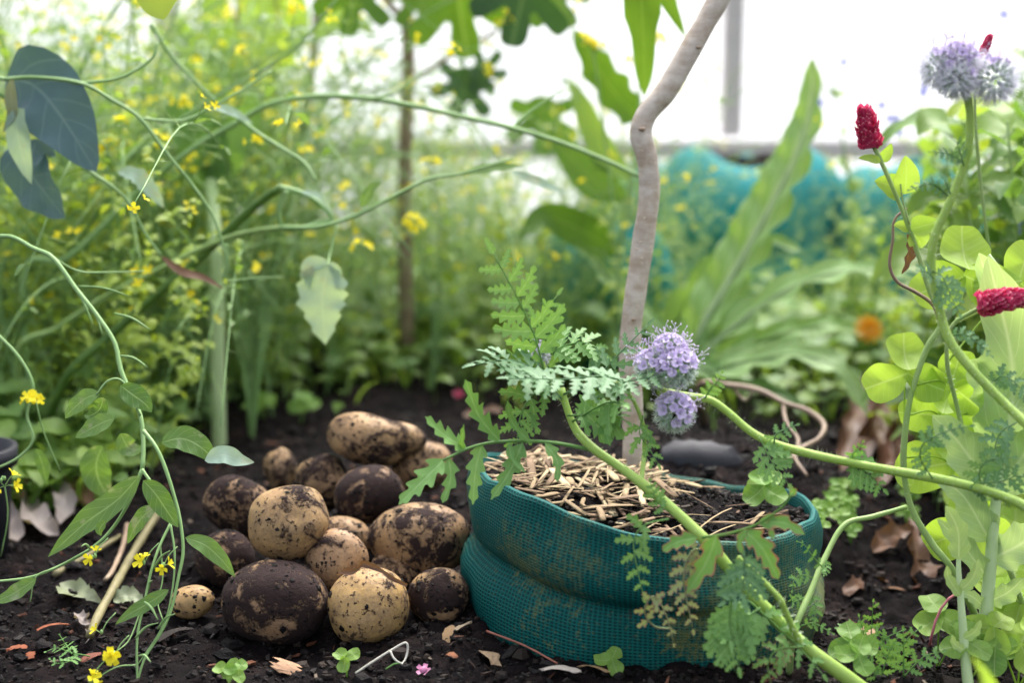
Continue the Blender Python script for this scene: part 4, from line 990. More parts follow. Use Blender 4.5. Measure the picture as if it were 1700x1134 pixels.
FIG = [(0, 1.0, .26), (.95, .9, .24), (-.95, .9, .24), (1.9, .62, .28), (-1.9, .62, .28)]
def fig_leaf(parent, x, y, d, r_px, upa, mat='fig_leaf', nrm=(0, -.9, .3), lobes=FIG, stalk=None):
    mb = MB(); mb.cr = rnd.random(); c = P(x, y, d); up = RT * math.sin(R(upa)) + UP * math.cos(R(upa))
    mb.radial(c, nrm, up, figleaf_rf(r_px * PX(d), lobes, .5), 5, 96, .10, .10)
    if stalk is not None: mb.tube([Vector(stalk), Vector(stalk).lerp(c, .5) + V3((0, 0, .01)), c], .0016, .0012, 6, 10)
    return mb.build('leaf', M[mat], parent)
brn = [P(1330, -260, 1.44), P(1180, -230, 1.5), P(1050, -160, 1.55), P(1000, -120, 1.6)]
mb = MB(); mb.tube(brn, .006, .003, 8, 20); mb.build('branch', M['bark'], tree)
def strap_leaf(parent, pts, w, d0, d1, mat='fig_leaf', nh=(0, -.95, .2), fn=None, name='leaf'):
    mb = MB(); mb.cr = rnd.random(); mb.leaf(PP(pts, d0, d1), fn or lance(w * PX(d0), .7), nh, 18, 3, .15, .08); return mb.build(name, M[mat], parent)
strap_leaf(tree, [(1050, -160), (1062, -40), (1068, 60), (1070, 160)], 36, 1.55, 1.62, 'bluish_leaf', fn=lobed(36 * PX(1.58), 3, .2, .5)).data.materials[0] = M['fig_leaf']
strap_leaf(tree, [(1000, -120), (1085, -40), (1118, 20), (1138, 62)], 18, 1.6, 1.65)

# second fig behind, with the dark trunk and the lobed leaves against the white sheet
f2 = V3((P(675, 300, 2.3).x, 2.3, 0)); f2.z = gh(f2.x, f2.y)
fig2 = thing('fig_tree', 'slim grey-brown fig stem with large lobed leaves against the white sheet', 'tree', f2)
mb = MB(); mb.tube([f2 - V3((0, 0, .01)), P(672, 420, 2.3), P(674, 230, 2.3), P(678, 100, 2.3), P(676, 0, 2.3), P(684, -150, 2.3)], .013, .009, 10, 40); mb.build('trunk', M['brown_stem'], fig2)
mb = MB(); mb.tube([P(676, 30, 2.3), P(650, 10, 2.28), P(615, -40, 2.25), P(590, -90, 2.25)], .006, .004, 8, 12); mb.build('branch', M['brown_stem'], fig2)
mb = MB(); mb.tube([P(680, -60, 2.3), P(740, -60, 2.25), P(830, -50, 2.2), P(900, -60, 2.15)], .006, .004, 8, 14); mb.build('branch', M['brown_stem'], fig2)
mb = MB(); mb.tube([P(676, 140, 2.3), P(720, 110, 2.25), P(770, 80, 2.22), P(830, 45, 2.2), P(900, -20, 2.15)], .0035, .0025, 8, 14); mb.build('branch', M['brown_stem'], fig2)
FIGH = [(0, 1.0, .42), (.95, 1.0, .36), (-.95, 1.0, .36), (1.9, .8, .4), (-1.9, .8, .4)]
fig_leaf(fig2, 760, -12, 2.1, 105, 170, 'fig_leaf', (.1, -.9, -.2), FIGH, P(740, -60, 2.25))
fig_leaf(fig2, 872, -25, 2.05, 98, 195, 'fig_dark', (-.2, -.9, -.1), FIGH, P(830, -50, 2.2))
fig_leaf(fig2, 915, -20, 2.2, 70, 150, 'fig_leaf', (.3, -.9, .1), FIGH, P(900, -60, 2.15))
fig_leaf(fig2, 590, -15, 2.2, 75, 190, 'fig_leaf', (0, -.9, .1), FIGH, P(615, -40, 2.25))
fig_leaf(fig2, 695, -10, 2.25, 60, 160, 'fig_leaf', (0, -.9, .1), FIGH, P(680, -60, 2.3))
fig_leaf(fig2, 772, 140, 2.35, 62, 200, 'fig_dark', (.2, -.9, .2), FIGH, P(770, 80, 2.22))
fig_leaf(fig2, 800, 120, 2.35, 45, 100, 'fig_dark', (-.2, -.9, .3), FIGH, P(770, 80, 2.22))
fig_leaf(fig2, 900, 190, 2.6, 70, 180, 'fig_leaf', (0, -.9, .2), FIGH, P(674, 230, 2.3))
f3 = V3((P(1010, 300, 2.1).x, 2.1, 0)); f3.z = gh(f3.x, f3.y)
brd = thing('broad_leaf_plant', 'upright plant with long paddle-shaped green leaves behind the sapling bend', 'plant', f3)
mb = MB(); mb.tube([f3 - V3((0, 0, .01)), P(1030, 420, 2.1), P(1050, 280, 2.1), P(1058, 190, 2.1)], .004, .003, 6, 20); mb.build('stem', M['pale_stem'], brd)
strap_leaf(brd, [(1062, 195), (1030, 165), (990, 110), (952, 48)], 34, 2.1, 2.0, fn=lobed(36 * PX(2.05), 4, .35, .7))
strap_leaf(brd, [(1040, 330), (985, 300), (940, 250), (905, 215)], 30, 2.1, 2.15)
strap_leaf(brd, [(1050, 300), (1000, 250), (960, 160), (940, 130)], 22, 2.1, 2.2, 'bg_leaf')
strap_leaf(brd, [(1030, 420), (960, 380), (900, 360), (860, 400)], 30, 2.1, 2.0)

f4 = V3((P(430, 300, 2.6).x, 2.6, 0)); f4.z = gh(f4.x, f4.y)
ban = thing('broad_leaf_plant', 'tall plant with long broad green blades and brown stems rising above the thicket', 'plant', f4)
for px in (395, 455, 520):
    mb = MB(); mb.tube([f4 - V3((0, 0, .01)), P(430 + (px - 430) * .5, 350, 2.6), P(px, 100, 2.62), P(px + 10, -120, 2.62)], .010, .007, 8, 24); mb.build('stem', M['brown_stem'], ban)
for pts, w in [([(400, 140), (370, 60), (355, -20), (350, -90)], 26), ([(440, 120), (430, 40), (428, -40), (440, -120)], 30), ([(465, 110), (490, 40), (480, -30), (500, -90)], 24), ([(390, 160), (340, 110), (310, 60), (300, 20)], 26), ([(520, 60), (570, 30), (600, 40), (625, 60)], 18), ([(455, 150), (420, 200), (400, 260), (395, 320)], 36), ([(400, 200), (350, 200), (320, 240), (315, 300)], 34)]:
    strap_leaf(ban, pts, w, 2.58, 2.5, 'bg_leaf')
ymf = V3((P(1040, 300, 1.95).x, 1.95, 0)); ymf.z = gh(ymf.x, ymf.y)
ym = thing('mustard_plant', 'slender mustard with bright yellow flower clusters standing against the white sheet by the sapling', 'flowering plant', ymf)
for tips in ([(1060, 85), (1075, 72), (1088, 68), (1055, 105)], [(985, 78), (1000, 85), (968, 72)]):
    c0 = P(*tips[0], 1.95); mb = MB(); mb.tube([ymf - V3((0, 0, .006)), ymf.lerp(c0, .5) + V3((.01, 0, 0)), c0], .0022, .0012, 5, 24); mb.build('stem', M['mustard_stem'], ym)
    for tp_ in tips:
        pb, gb = MB(), MB(); c = P(*tp_, 1.95); flower_cluster(pb, gb, c, (0, -.3, .9), .011, 7); gb.tube([c, c.lerp(c0, .5), c0 - V3((0, 0, .015))], .0008, .0009, 4, 6)
        o = gb.build('flower_stalk', M['mustard_stem'], ym); pb.build('petals', M['yellow'], o)

# ------------------------------------------------------------------ flowering mustard: traced stems at the side
ROOT_M = G(60, 760); ROOT_M.z = gh(ROOT_M.x, ROOT_M.y)
must = thing('mustard_plant', 'long arching mustard with crossing green stems and loose yellow flowers over the potatoes', 'flowering plant', ROOT_M)
rb = ROOT_M - V3((0, 0, .006))
def mstem(parent, pts, d0, d1, w0, w1, mat='mustard_stem', n=None, root=None, name='stem'):
    q = PP(pts, d0, d1)
    if root is not None: q = [root] + q
    o, qq = stem_part(parent, q, w0 * .5 * PX(d0), w1 * .5 * PX(d1), mat, 0, n=n or len(q) * 6, sides=8, bumps=.05, name=name)
    return qq
mstem(must, [(108, 632), (180, 560), (260, 490), (330, 430), (400, 362), (440, 328), (468, 311)], 1.62, 1.55, 17, 14, 'dark_stem', root=rb)
mstem(must, [(466, 311), (500, 320), (530, 338), (550, 362), (520, 372), (492, 380), (470, 378), (463, 352), (470, 325), (476, 318)], 1.55, 1.52, 10, 6)
mstem(must, [(466, 378), (530, 376), (590, 358), (650, 328), (710, 298), (770, 287), (850, 264)], 1.52, 1.50, 8, 4)
mstem(must, [(30, 590), (95, 545), (180, 490), (250, 455), (330, 415), (400, 388), (466, 378)], 1.66, 1.54, 13, 9, 'pale_stem', root=rb)
mstem(must, [(40, 460), (110, 430), (200, 348), (260, 292), (330, 240), (385, 208), (450, 172), (530, 159), (620, 164), (700, 178), (780, 196), (850, 212), (930, 236), (1010, 268), (1060, 292)], 1.72, 1.56, 13, 7, 'mustard_stem', root=rb)
mstem(must, [(0, 470), (90, 330), (200, 270), (290, 205), (360, 160), (440, 112), (500, 70), (565, -10)], 1.75, 1.7, 9, 4, 'mustard_stem', root=rb)
mstem(must, [(0, 640), (60, 500), (130, 400), (180, 330), (215, 270), (260, 210)], 1.7, 1.8, 10, 4, 'dark_stem', root=rb)
mstem(must, [(8, 131), (60, 128), (135, 138), (185, 165), (232, 196), (275, 252), (318, 305), (352, 355), (368, 400), (376, 430), (370, 465)], 1.42, 1.42, 7, 4, root=None)
mstem(must, [(-40, 120), (8, 131)], 1.42, 1.42, 8, 7); mstem(must, [(-40, 120), (-60, 400), (-30, 640)], 1.42, 1.5, 9, 11, root=None)
mstem(must, [(35, 178), (95, 240), (150, 285), (190, 312), (215, 338), (240, 385), (268, 425)], 1.45, 1.45, 7, 4)
mstem(must, [(-40, 130), (35, 178)], 1.42, 1.45, 7, 7)
mstem(must, [(232, 196), (300, 200), (350, 178), (400, 150), (450, 118)], 1.44, 1.5, 5, 3)
mstem(must, [(135, 138), (200, 128), (250, 98), (262, 70)], 1.43, 1.45, 6, 4)
mstem(must, [(250, 40), (285, 92), (330, 140), (358, 168)], 1.6, 1.6, 7, 5)
mstem(must, [(395, 195), (430, 222), (475, 250), (505, 270), (525, 300)], 1.56, 1.52, 7, 5)
mstem(must, [(850, 212), (880, 185), (930, 150)], 1.6, 1.62, 5, 3); mstem(must, [(620, 164), (660, 150), (700, 120)], 1.6, 1.62, 5, 2)
mstem(must, [(375, 405), (380, 440), (378, 465), (420, 462), (470, 460)], 1.45, 1.46, 4, 2)
mstem(must, [(560, 374), (548, 420), (545, 440)], 1.52, 1.48, 4, 3)
mstem(must, [(-5, 555), (25, 585), (48, 620), (55, 650), (45, 690), (55, 730), (30, 760), (-10, 780)], 1.28, 1.25, 6, 4)
mstem(must, [(-5, 555), (-60, 600), (-40, 700)], 1.28, 1.4, 6, 8)
def mleaf(parent, pts, w, d, mat='mustard_leaf', nh=(0, -.8, .6), fn=None, d1=None, cup=.15, nt=18):
    mb = MB(); mb.cr = rnd.random(); mb.leaf(PP(pts, d, d1 or d), fn or lance(w * PX(d)), nh, nt, 3, cup, .12); return mb.build('leaf', M[mat], parent)
mleaf(must, [(10, 130), (55, 140), (100, 190), (160, 285)], 62, 1.45, 'bluish_leaf', (.2, -.95, .1), ovate(62 * PX(1.45)), 1.40)
mleaf(must, [(60, 230), (50, 280), (75, 320), (108, 362)], 52, 1.44, 'bluish_leaf', (-.3, -.9, -.2), ovate(52 * PX(1.44)), 1.40)
mleaf(must, [(40, 180), (28, 200), (35, 250), (52, 305)], 19, 1.40, 'grey_leaf', (0, -.95, .2))
mleaf(must, [(20, 130), (18, 160), (20, 190), (5, 220)], 10, 1.40, 'dead_green', (0, -.95, .2))
mleaf(must, [(545, 438), (540, 460), (535, 500), (540, 572)], 40, 1.48, 'grey_leaf', (-.1, -.95, .15), toothed(46 * PX(1.48), 6, .30, .62))
mleaf(must, [(545, 435), (515, 440), (512, 465), (515, 480)], 13, 1.48, 'grey_leaf', (-.1, -.95, .15)); mleaf(must, [(548, 435), (560, 455), (565, 472)], 9, 1.48, 'grey_leaf', (-.1, -.95, .15))
mleaf(must, [(195, 285), (225, 290), (255, 320), (272, 345)], 16, 1.46, 'grey_leaf', fn=toothed(16 * PX(1.46), 6, .3)); mleaf(must, [(350, 175), (385, 185), (420, 205)], 8, 1.5, 'grey_leaf')
mleaf(must, [(268, 425), (300, 450), (340, 462), (372, 480)], 7, 1.46, 'dead_leaf')
mleaf(must, [(770, 287), (820, 278), (870, 275)], 9, 1.52); mleaf(must, [(850, 285), (890, 300), (940, 320)], 9, 1.55, 'grey_leaf'); mleaf(must, [(600, 345), (615, 315), (635, 300)], 9, 1.52)
mleaf(must, [(500, 318), (530, 325), (552, 355)], 6, 1.53, 'grey_leaf')
for (x, y, d, n) in [(60, 668, 1.26, 7), (8, 808, 1.2, 5), (600, 415, 1.6, 5), (690, 370, 1.7, 7), (425, 235, 1.6, 3), (405, 95, 1.75, 4), (490, 20, 1.7, 5), (640, 212, 1.9, 3), (715, 275, 1.8, 4), (180, 250, 1.7, 6), (300, 175, 1.8, 6)]:
    pb, gb = MB(), MB(); c = P(x, y, d); flower_cluster(pb, gb, c, (0, -.3, .9), .011, n)
    gb.tube([c, c + V3((rnd.uniform(-.01, .01), .01, -.03)), c + V3((rnd.uniform(-.02, .02), .02, -.07))], .0007, .0008, 4, 6)
    o = gb.build('flower_stalk', M['mustard_stem'], must); pb.build('petals', M['yellow'], o)
# drooping branch with slender pods in front of the soil
rd = onG(150, 900); rd = V3((P(-10, 400, 1.35).x - .06, 1.36, 0)); rd.z = gh(rd.x, rd.y)
dro = thing('mustard_plant', 'drooping mustard branch with pale forked stems, lance leaves and few yellow flowers beside the potatoes', 'flowering plant', rd)
mstem(dro, [(-60, 700), (-70, 500), (-40, 410), (12, 392), (55, 412), (88, 428), (125, 478), (160, 522), (190, 568), (200, 612), (215, 650), (233, 690), (238, 740), (236, 782)], 1.33, 1.17, 8, 8, root=rd - V3((0, 0, .006)), n=80)
mstem(dro, [(236, 780), (215, 832), (185, 880), (150, 912), (95, 942), (45, 960), (-20, 967)], 1.17, 1.12, 7, 4)
mstem(dro, [(150, 912), (95, 942), (60, 958), (50, 1000)], 1.13, 1.11, 4, 2)
mstem(dro, [(238, 715), (262, 748), (282, 800), (298, 860), (304, 915), (296, 960), (285, 1010), (268, 1050), (240, 1095), (225, 1145)], 1.165, 1.06, 7, 4)
mstem(dro, [(236, 780), (255, 808), (268, 830), (283, 870)], 1.165, 1.14, 6, 4); mstem(dro, [(283, 870), (266, 905), (252, 945), (240, 1000), (228, 1060), (228, 1140)], 1.13, 1.06, 5, 4)
mstem(dro, [(283, 870), (290, 920), (286, 980), (270, 1040), (225, 1110)], 1.12, 1.07, 4, 2); mstem(dro, [(266, 905), (270, 960), (262, 1000), (270, 1030)], 1.12, 1.08, 3, 2)
mstem(dro, [(235, 1010), (215, 1062), (190, 1085)], 1.1, 1.06, 3, 2); mstem(dro, [(225, 1105), (195, 1108), (165, 1125), (140, 1150)], 1.06, 1.03, 3, 2)
mstem(dro, [(88, 428), (130, 450), (180, 452), (240, 450)], 1.3, 1.35, 4, 2); mstem(dro, [(233, 690), (205, 635), (180, 632), (160, 655)], 1.17, 1.16, 5, 3)
for (a, b, d) in [((130, 475), (215, 492), 1.28), ((150, 505), (170, 555), 1.27), ((190, 520), (250, 548), 1.25), ((200, 590), (245, 610), 1.22), ((125, 480), (155, 540), 1.28), ((255, 945), (282, 915), 1.1), ((245, 985), (252, 965), 1.1), ((240, 1000), (262, 1030), 1.08), ((150, 912), (135, 908), 1.13), ((262, 1045), (290, 1020), 1.08), ((225, 1060), (262, 1035), 1.07), ((230, 1090), (250, 1100), 1.06)]:
    mb = MB(); A, B = P(*a, d), P(*b, d - .01); mb.tube([A, A.lerp(B, .5) + V3((0, 0, .003)), B], .0008, .0004, 5, 8, lambda t: 1 + .8 * math.sin(math.pi * t)); mb.build('seed_pod', M['mustard_stem'], dro)
for pts, w, d, mt in [([(232, 790), (195, 830), (140, 870), (80, 925)], 24, 1.15, 'mustard_leaf'), ([(238, 798), (258, 820), (278, 850), (296, 876)], 19, 1.12, 'mustard_leaf'), ([(308, 893), (340, 905), (368, 930), (390, 958)], 15, 1.10, 'mustard_leaf'),
                      ([(262, 842), (240, 855), (222, 880), (212, 903)], 14, 1.13, 'mustard_leaf'), ([(268, 735), (300, 728), (330, 740), (362, 770)], 22, 1.16, 'mustard_leaf'), ([(340, 765), (370, 755), (400, 765), (422, 768)], 16, 1.15, 'grey_leaf'),
                      ([(165, 655), (145, 660), (120, 680), (108, 695)], 16, 1.16, 'mustard_leaf'), ([(172, 660), (165, 680), (150, 690), (140, 690)], 15, 1.17, 'mustard_leaf'), ([(190, 695), (170, 702), (145, 715), (125, 727)], 17, 1.15, 'mustard_leaf'),
                      ([(200, 640), (220, 655), (240, 670), (252, 685)], 19, 1.16, 'mustard_leaf'), ([(60, 962), (40, 975), (15, 990), (-15, 1002)], 14, 1.11, 'mustard_leaf'), ([(175, 865), (165, 880), (168, 890)], 8, 1.12, 'mustard_leaf'),
                      ([(280, 980), (250, 1000), (215, 1020), (192, 1037)], 13, 1.08, 'mustard_leaf'), ([(170, 740), (160, 770), (165, 800), (185, 830)], 26, 1.3, 'mustard_leaf'), ([(60, 745), (70, 770), (78, 805)], 10, 1.3, 'mustard_leaf'),
                      ([(200, 720), (215, 745), (240, 745)], 16, 1.22, 'mustard_leaf')]:
    mleaf(dro, pts, w, d, mt)
for (x, y, d, n) in [(156, 926, 1.11, 2), (240, 935, 1.1, 2), (271, 941, 1.09, 2), (190, 1090, 1.05, 5), (168, 1052, 1.07, 1), (152, 1130, 1.04, 3), (62, 672, 1.25, 0)]:
    pb, gb = MB(), MB(); c = P(x, y, d)
    if n:
        flower_cluster(pb, gb, c, (0, -.8, .5), .0055, n); gb.tube([c, c + V3((.004, .004, .008)), c + V3((.01, .008, .014))], .0005, .0006, 4, 6)
        o = gb.build('flower_stalk', M['mustard_stem'], dro); pb.build('petals', M['yellow'], o)
# thick ribbed stalk
rs = P(360, 640, 1.84); rs.z = gh(rs.x, rs.y)
stk = thing('celery_stalk', 'thick upright pale green ribbed stalk at the soil edge behind the potatoes', 'plant', rs)
mb = MB(); d = rs.y; mb.tube([rs - V3((0, 0, .01)), P(361, 560, d), P(361, 470, d), P(358, 400, d), P(350, 300, d + .05)], .0098, .008, 14, 30, None); mb.build('stem', M['midrib'], stk)
for pts, w in [([(352, 320), (340, 250), (300, 190), (280, 160)], 45), ([(352, 310), (380, 240), (410, 200), (420, 150)], 40)]: mleaf(stk, pts, w, d + .05, 'bg_leaf_deep')
# leaf hanging in at the top
hl = V3((P(262, -10, 1.30).x, 1.30, 0)); hl.z = gh(hl.x, hl.y)
vine = thing('climbing_plant', 'tall thin stem with a fresh round green leaf hanging at the top', 'plant', V3((-.62, 1.62, gh(-.62, 1.62))))
o_ = ORG[vine.name]
mb = MB(); mb.tube([o_ - V3((0, 0, .006)), V3((-.60, 1.58, .35)), V3((-.50, 1.48, .60)), P(262, -45, 1.32)], .003, .0015, 6, 30); mb.build('stem', M['mustard_stem'], vine)
leaf_part(vine, 'bg_leaf_yellow', lambda m: m.leaf(PP([(262, -45), (264, -20), (266, 10), (272, 32)], 1.32, 1.30), ovate(40 * PX(1.3)), (0, -.95, .2), 14, 3, .15))
# black pot at the edge
bp = V3((P(-62, 760, 1.36).x, 1.36, 0)); bp.z = 0
pot = thing('plant_pot', 'black plastic plant pot with a thick rim at the edge of the bed', 'pot', bp)
def lathe(mb, c, prof, seg=40):
    b = len(mb.v)
    for (r_, z) in prof:
        for k in range(seg):
            a = 6.28318 * k / seg; mb.v.append(Vector(c) + V3((r_ * math.cos(a), r_ * math.sin(a), z))); mb.uv.append((k / seg, z)); mb.r.append(.5)
    for i in range(len(prof) - 1):
        for k in range(seg):
            k2 = (k + 1) % seg; mb.f.append((b + i * seg + k, b + i * seg + k2, b + (i + 1) * seg + k2, b + (i + 1) * seg + k)); mb.m.append(0)
mb = MB(); lathe(mb, bp, [(.001, -.01), (.036, -.01), (.046, .095)]); mb.build('pot_wall', M['black_plastic'], pot)
mb = MB(); lathe(mb, bp, [(.046, .094), (.051, .094), (.052, .112), (.047, .113), (.044, .08), (.001, .08)]); mb.build('rim', M['black_plastic'], pot)
#==BACK==
# ------------------------------------------------------------------ cardoon-like plant in the middle distance
cb_ = V3((P(1135, 620, 2.0).x, 2.0, 0)); cb_.z = gh(cb_.x, cb_.y)
car = thing('cardoon_plant', 'silvery green cardoon with long arching leaves and thick white midribs behind the sapling', 'plant', cb_)
def cleaf(pts, w, n, d0, d1, nh, deep=.5, mat='cardoon', a=.5, wv=.2):
    def fn(mb):
        q = [cb_ + V3((rnd.uniform(-.01, .01), 0, 0))] + PP(pts, d0, d1)
        mb.leaf(q, lobed(w * PX(d0), n, deep, a, .1), nh, n * 10, 4, .25, wv, .6, wn=n)
        qq = smooth(q, 26); mb.tube([p - Vector(nh).normalized() * .001 for p in qq], .0085, .0010, 7, raw=True)
    return leaf_part(car, mat, fn)
cleaf([(1160, 560), (1215, 460), (1270, 360), (1320, 260), (1345, 180), (1350, 95)], 62, 8, 1.98, 2.05, (-.75, -.55, .3), .3, a=.75)
cleaf([(1170, 590), (1260, 510), (1350, 462), (1440, 448), (1520, 470), (1570, 520)], 46, 7, 1.95, 1.8, (-.1, -.45, .9), .5)
cleaf([(1180, 618), (1260, 596), (1330, 588), (1400, 618), (1440, 690)], 52, 6, 1.9, 1.75, (0, -.6, .8), .62)
cleaf([(1120, 560), (1160, 480), (1220, 420), (1280, 400), (1340, 420)], 40, 6, 2.1, 2.1, (0, -.6, .8), .5, 'bg_leaf_deep')
cleaf([(1110, 570), (1060, 520), (1010, 460), (960, 400), (930, 340)], 34, 6, 2.05, 2.2, (.3, -.6, .7), .5, 'bg_leaf_deep')
cleaf([(1180, 610), (1280, 560), (1380, 540), (1460, 560)], 40, 6, 2.05, 2.0, (0, -.6, .8), .5)
cleaf([(1150, 610), (1220, 640), (1290, 650), (1340, 690)], 34, 5, 1.9, 1.8, (0, -.6, .8), .5, 'bg_leaf_deep')

# ------------------------------------------------------------------ grow bags at the back
FARP = [(.0, .90), (.08, .97), (.18, 1.02), (.30, 1.04), (.40, 1.01), (.45, .96), (.48, .94), (.52, .97), (.60, 1.0), (.70, .98), (.80, .92), (.88, .84), (.94, .74), (.98, .64), (1.0, .55), (.99, .50), (.96, .48), (.92, .47), (.88, .46)]
def far_bag(cx, d, w, ytop, label, seed):
    c = P(cx, 400, d); top = P(cx, ytop, d).z
    return build_bag('grow_bag', label, c.x, d + w / 2 * PX(d), w / 2 * PX(d), lambda a: top * (1 + .04 * math.sin(2 * a + seed) + .03 * math.sin(3 * a + seed * 2)), M['bag_far'], 'teal grow bags at the back', seed, True, 90, prof=FARP)
far_bag(1015, 2.30, 235, 385, 'low rounded teal grow bag standing behind the sapling trunk at the bed edge', 3)
far_bag(1265, 2.70, 350, 262, 'wide slumped teal grow bag below the timber rail and post', 8)
far_bag(1560, 2.65, 330, 285, 'bright teal grow bag hidden behind the clover and broad leaves', 12)
far_bag(1075, 2.95, 200, 285, 'narrow teal grow bag half hidden behind the bend of the sapling', 5)

# ------------------------------------------------------------------ background plants (prototypes + copies)
def proto_mustard(seed, H, leafm, flowers, wide=.16, nb=9, leafn=14, name='mustard_plant', petal='yellow', leafL=(.018, .05), lw=.16, stemr=.0028):
    global rnd
    keep = rnd; rnd = random.Random(seed); r = rnd
    t = thing(name, 'x', 'flowering plant', (0, 0, 0))
    sb, lb, pb = MB(), MB(), MB()
    lean = V3((r.uniform(-.1, .1), r.uniform(-.1, .1), 0)) * H
    main = [V3((0, 0, -.02)), lean * .3 + V3((0, 0, H * .35)), lean * .7 + V3((r.uniform(-.02, .02), 0, H * .7)), lean + V3((0, 0, H))]
    q = sb.tube(main, stemr, .0012, 5, 20)
    axes = [(q, 1.0)]
    for i in range(nb):
        k = int(3 + 15 * (i + .5) / nb); p = q[k]; a = i * 2.4 + r.random()
        L = H * r.uniform(.25, .5) * (1.1 - .45 * k / 20); d = V3((math.cos(a), math.sin(a), 0))
        bq = sb.tube([p, p + d * L * .4 * wide / .16 + V3((0, 0, L * .35)), p + d * L * .62 * wide / .16 + V3((0, 0, L * .9)), p + d * L * .8 * wide / .16 + V3((0, 0, L * r.uniform(.95, 1.3)))], .0016, .0007, 4, 10)
        axes.append((bq, .6))
    for (bq, sc) in axes:
        for j in range(int(leafn * (1.6 if sc == 1 else 1))):
            kk = r.randrange(1, len(bq)); p = bq[kk]; a = r.uniform(0, 6.3); l = r.uniform(*leafL) * (1.3 - .6 * kk / len(bq))
            d = V3((math.cos(a), math.sin(a), r.uniform(-.2, .7))).normalized(); lb.cr = r.random()
            lb.leaf([p, p + d * l * .5 + V3((0, 0, .12 * l)), p + d * l + V3((0, 0, -.25 * l))], lance(l * lw), (r.uniform(-.3, .3), -.3, .9), 4, 1, .2)
        if flowers and r.random() < flowers:
            tip = bq[-1]
            for j in range(r.randrange(2, 6)):
                p = tip + V3((r.gauss(0, .008), r.gauss(0, .008), r.gauss(0, .009))); petal4(pb, p, (r.gauss(0, .5), -.5, .7), .0075, .8)
    sb.build('stem', M['mustard_stem'], t); lb.build('foliage', M[leafm], t, True, 'stuff')
    if pb.v: pb.build('blossoms', M[petal], t, True, 'stuff')
    rnd = keep
    return t
PROTOS = [proto_mustard(100 + i, .8, ['bg_leaf', 'bg_leaf_deep', 'bg_leaf_yellow'][i % 3], [.4, .25, .35, .2][i % 4], [.16, .2, .13][i % 3], 10, [16, 20, 13][i % 3], leafL=[(.018, .05), (.012, .04), (.02, .07)][i % 3], lw=[.16, .10, .2][i % 3]) for i in range(7)]
FEATH = [proto_mustard(200 + i, .8, ['bg_leaf', 'bg_leaf_deep'][i % 2], .0 if i else .35, .2, 14, 46, 'feathery_plant', leafL=(.02, .05), lw=.035, stemr=.0025) for i in range(2)]
used = set()
def where(loc):
    px = 850 + FPX * loc.x / max(.5, loc.y)
    side = ('around the dark bluish leaf' if px < 170 else 'around the thick ribbed stalk' if px < 480 else 'around the slim fig stem' if px < 800 else 'behind the sapling' if px < 1090 else 'before the teal bags' if px < 1460 else 'behind the crimson clover')
    return side + (', at the near edge' if loc.y < 2.2 else ', midway back' if loc.y < 3.0 else ', close to the white sheet')
def place(proto, loc, rot, sc, label, group, tilt=(0, 0)):
    o = proto if proto.name not in used else copy_tree(proto)
    used.add(proto.name) if o is proto else None
    o.location = loc; o.rotation_euler = (tilt[0], tilt[1], rot); o.scale = (sc, sc, sc)
    tag(o, None, 'flowering plant', group); hh = ('tall ' if o.scale[0] > .95 else 'low ' if o.scale[0] < .6 else 'mid-height ') if group and 'thicket' in group and 'fringe' not in group else ''; o['label'] = hh + label + ' ' + where(o.location)
    return o
r = random.Random(77)
def top_limit(px):            # how high the growth reaches along the picture's width (pixels)
    for a, b, ya, yb in ((-900, 420, -60, -40), (420, 560, -40, 60), (560, 700, 60, 150), (700, 1000, 150, 230), (1000, 1130, 230, 300), (1130, 1400, 430, 420), (1400, 1540, 330, 230), (1540, 2400, 160, 100)):
        if a <= px < b: return ya + (yb - ya) * (px - a) / (b - a)
    return 200
GL = {'m': ('wispy yellow-flowered mustard', 'mustard plants in the thicket'), 'f': ('feathery fine-leaved green plant', 'feathery plants in the thicket')}
n = 0
while n < 210:
    d = r.uniform(1.95, 3.9) if r.random() < .75 else r.uniform(1.9, 2.6)
    px = r.uniform(-250, 1950)
    if px > 1080 and r.random() < .62: continue
    if 560 < px < 1080 and d < 2.15: continue
    if 1080 < px < 1480 and d < 2.9: continue
    yl = top_limit(px) + r.uniform(0, 200) ** 1.0
    g = P(px, 600, d); H = P(px, yl, d).z
    if H < .12: continue
    loc = V3((g.x, d, gh(g.x, d)))
    f = r.random() < (.12 if px < 560 else .4)
    pr = r.choice(FEATH if f else PROTOS); k = 'f' if f else 'm'
    place(pr, loc, r.uniform(0, 6.3), H / .85 * r.uniform(.85, 1.05), *GL[k], tilt=(r.gauss(0, .1), r.gauss(0, .1)))
    n += 1
for i in range(26):           # nearer stand on the side of the bed
    d = r.uniform(1.62, 1.95); px = r.uniform(-120, 290)
    g = P(px, 600, d)
    place(r.choice(PROTOS), V3((g.x, d, gh(g.x, d))), r.uniform(0, 6.3), r.uniform(.3, .68), 'slender short mustard on the thicket fringe', 'mustard plants on the thicket fringe', (r.gauss(0, .15), r.gauss(0, .15)))

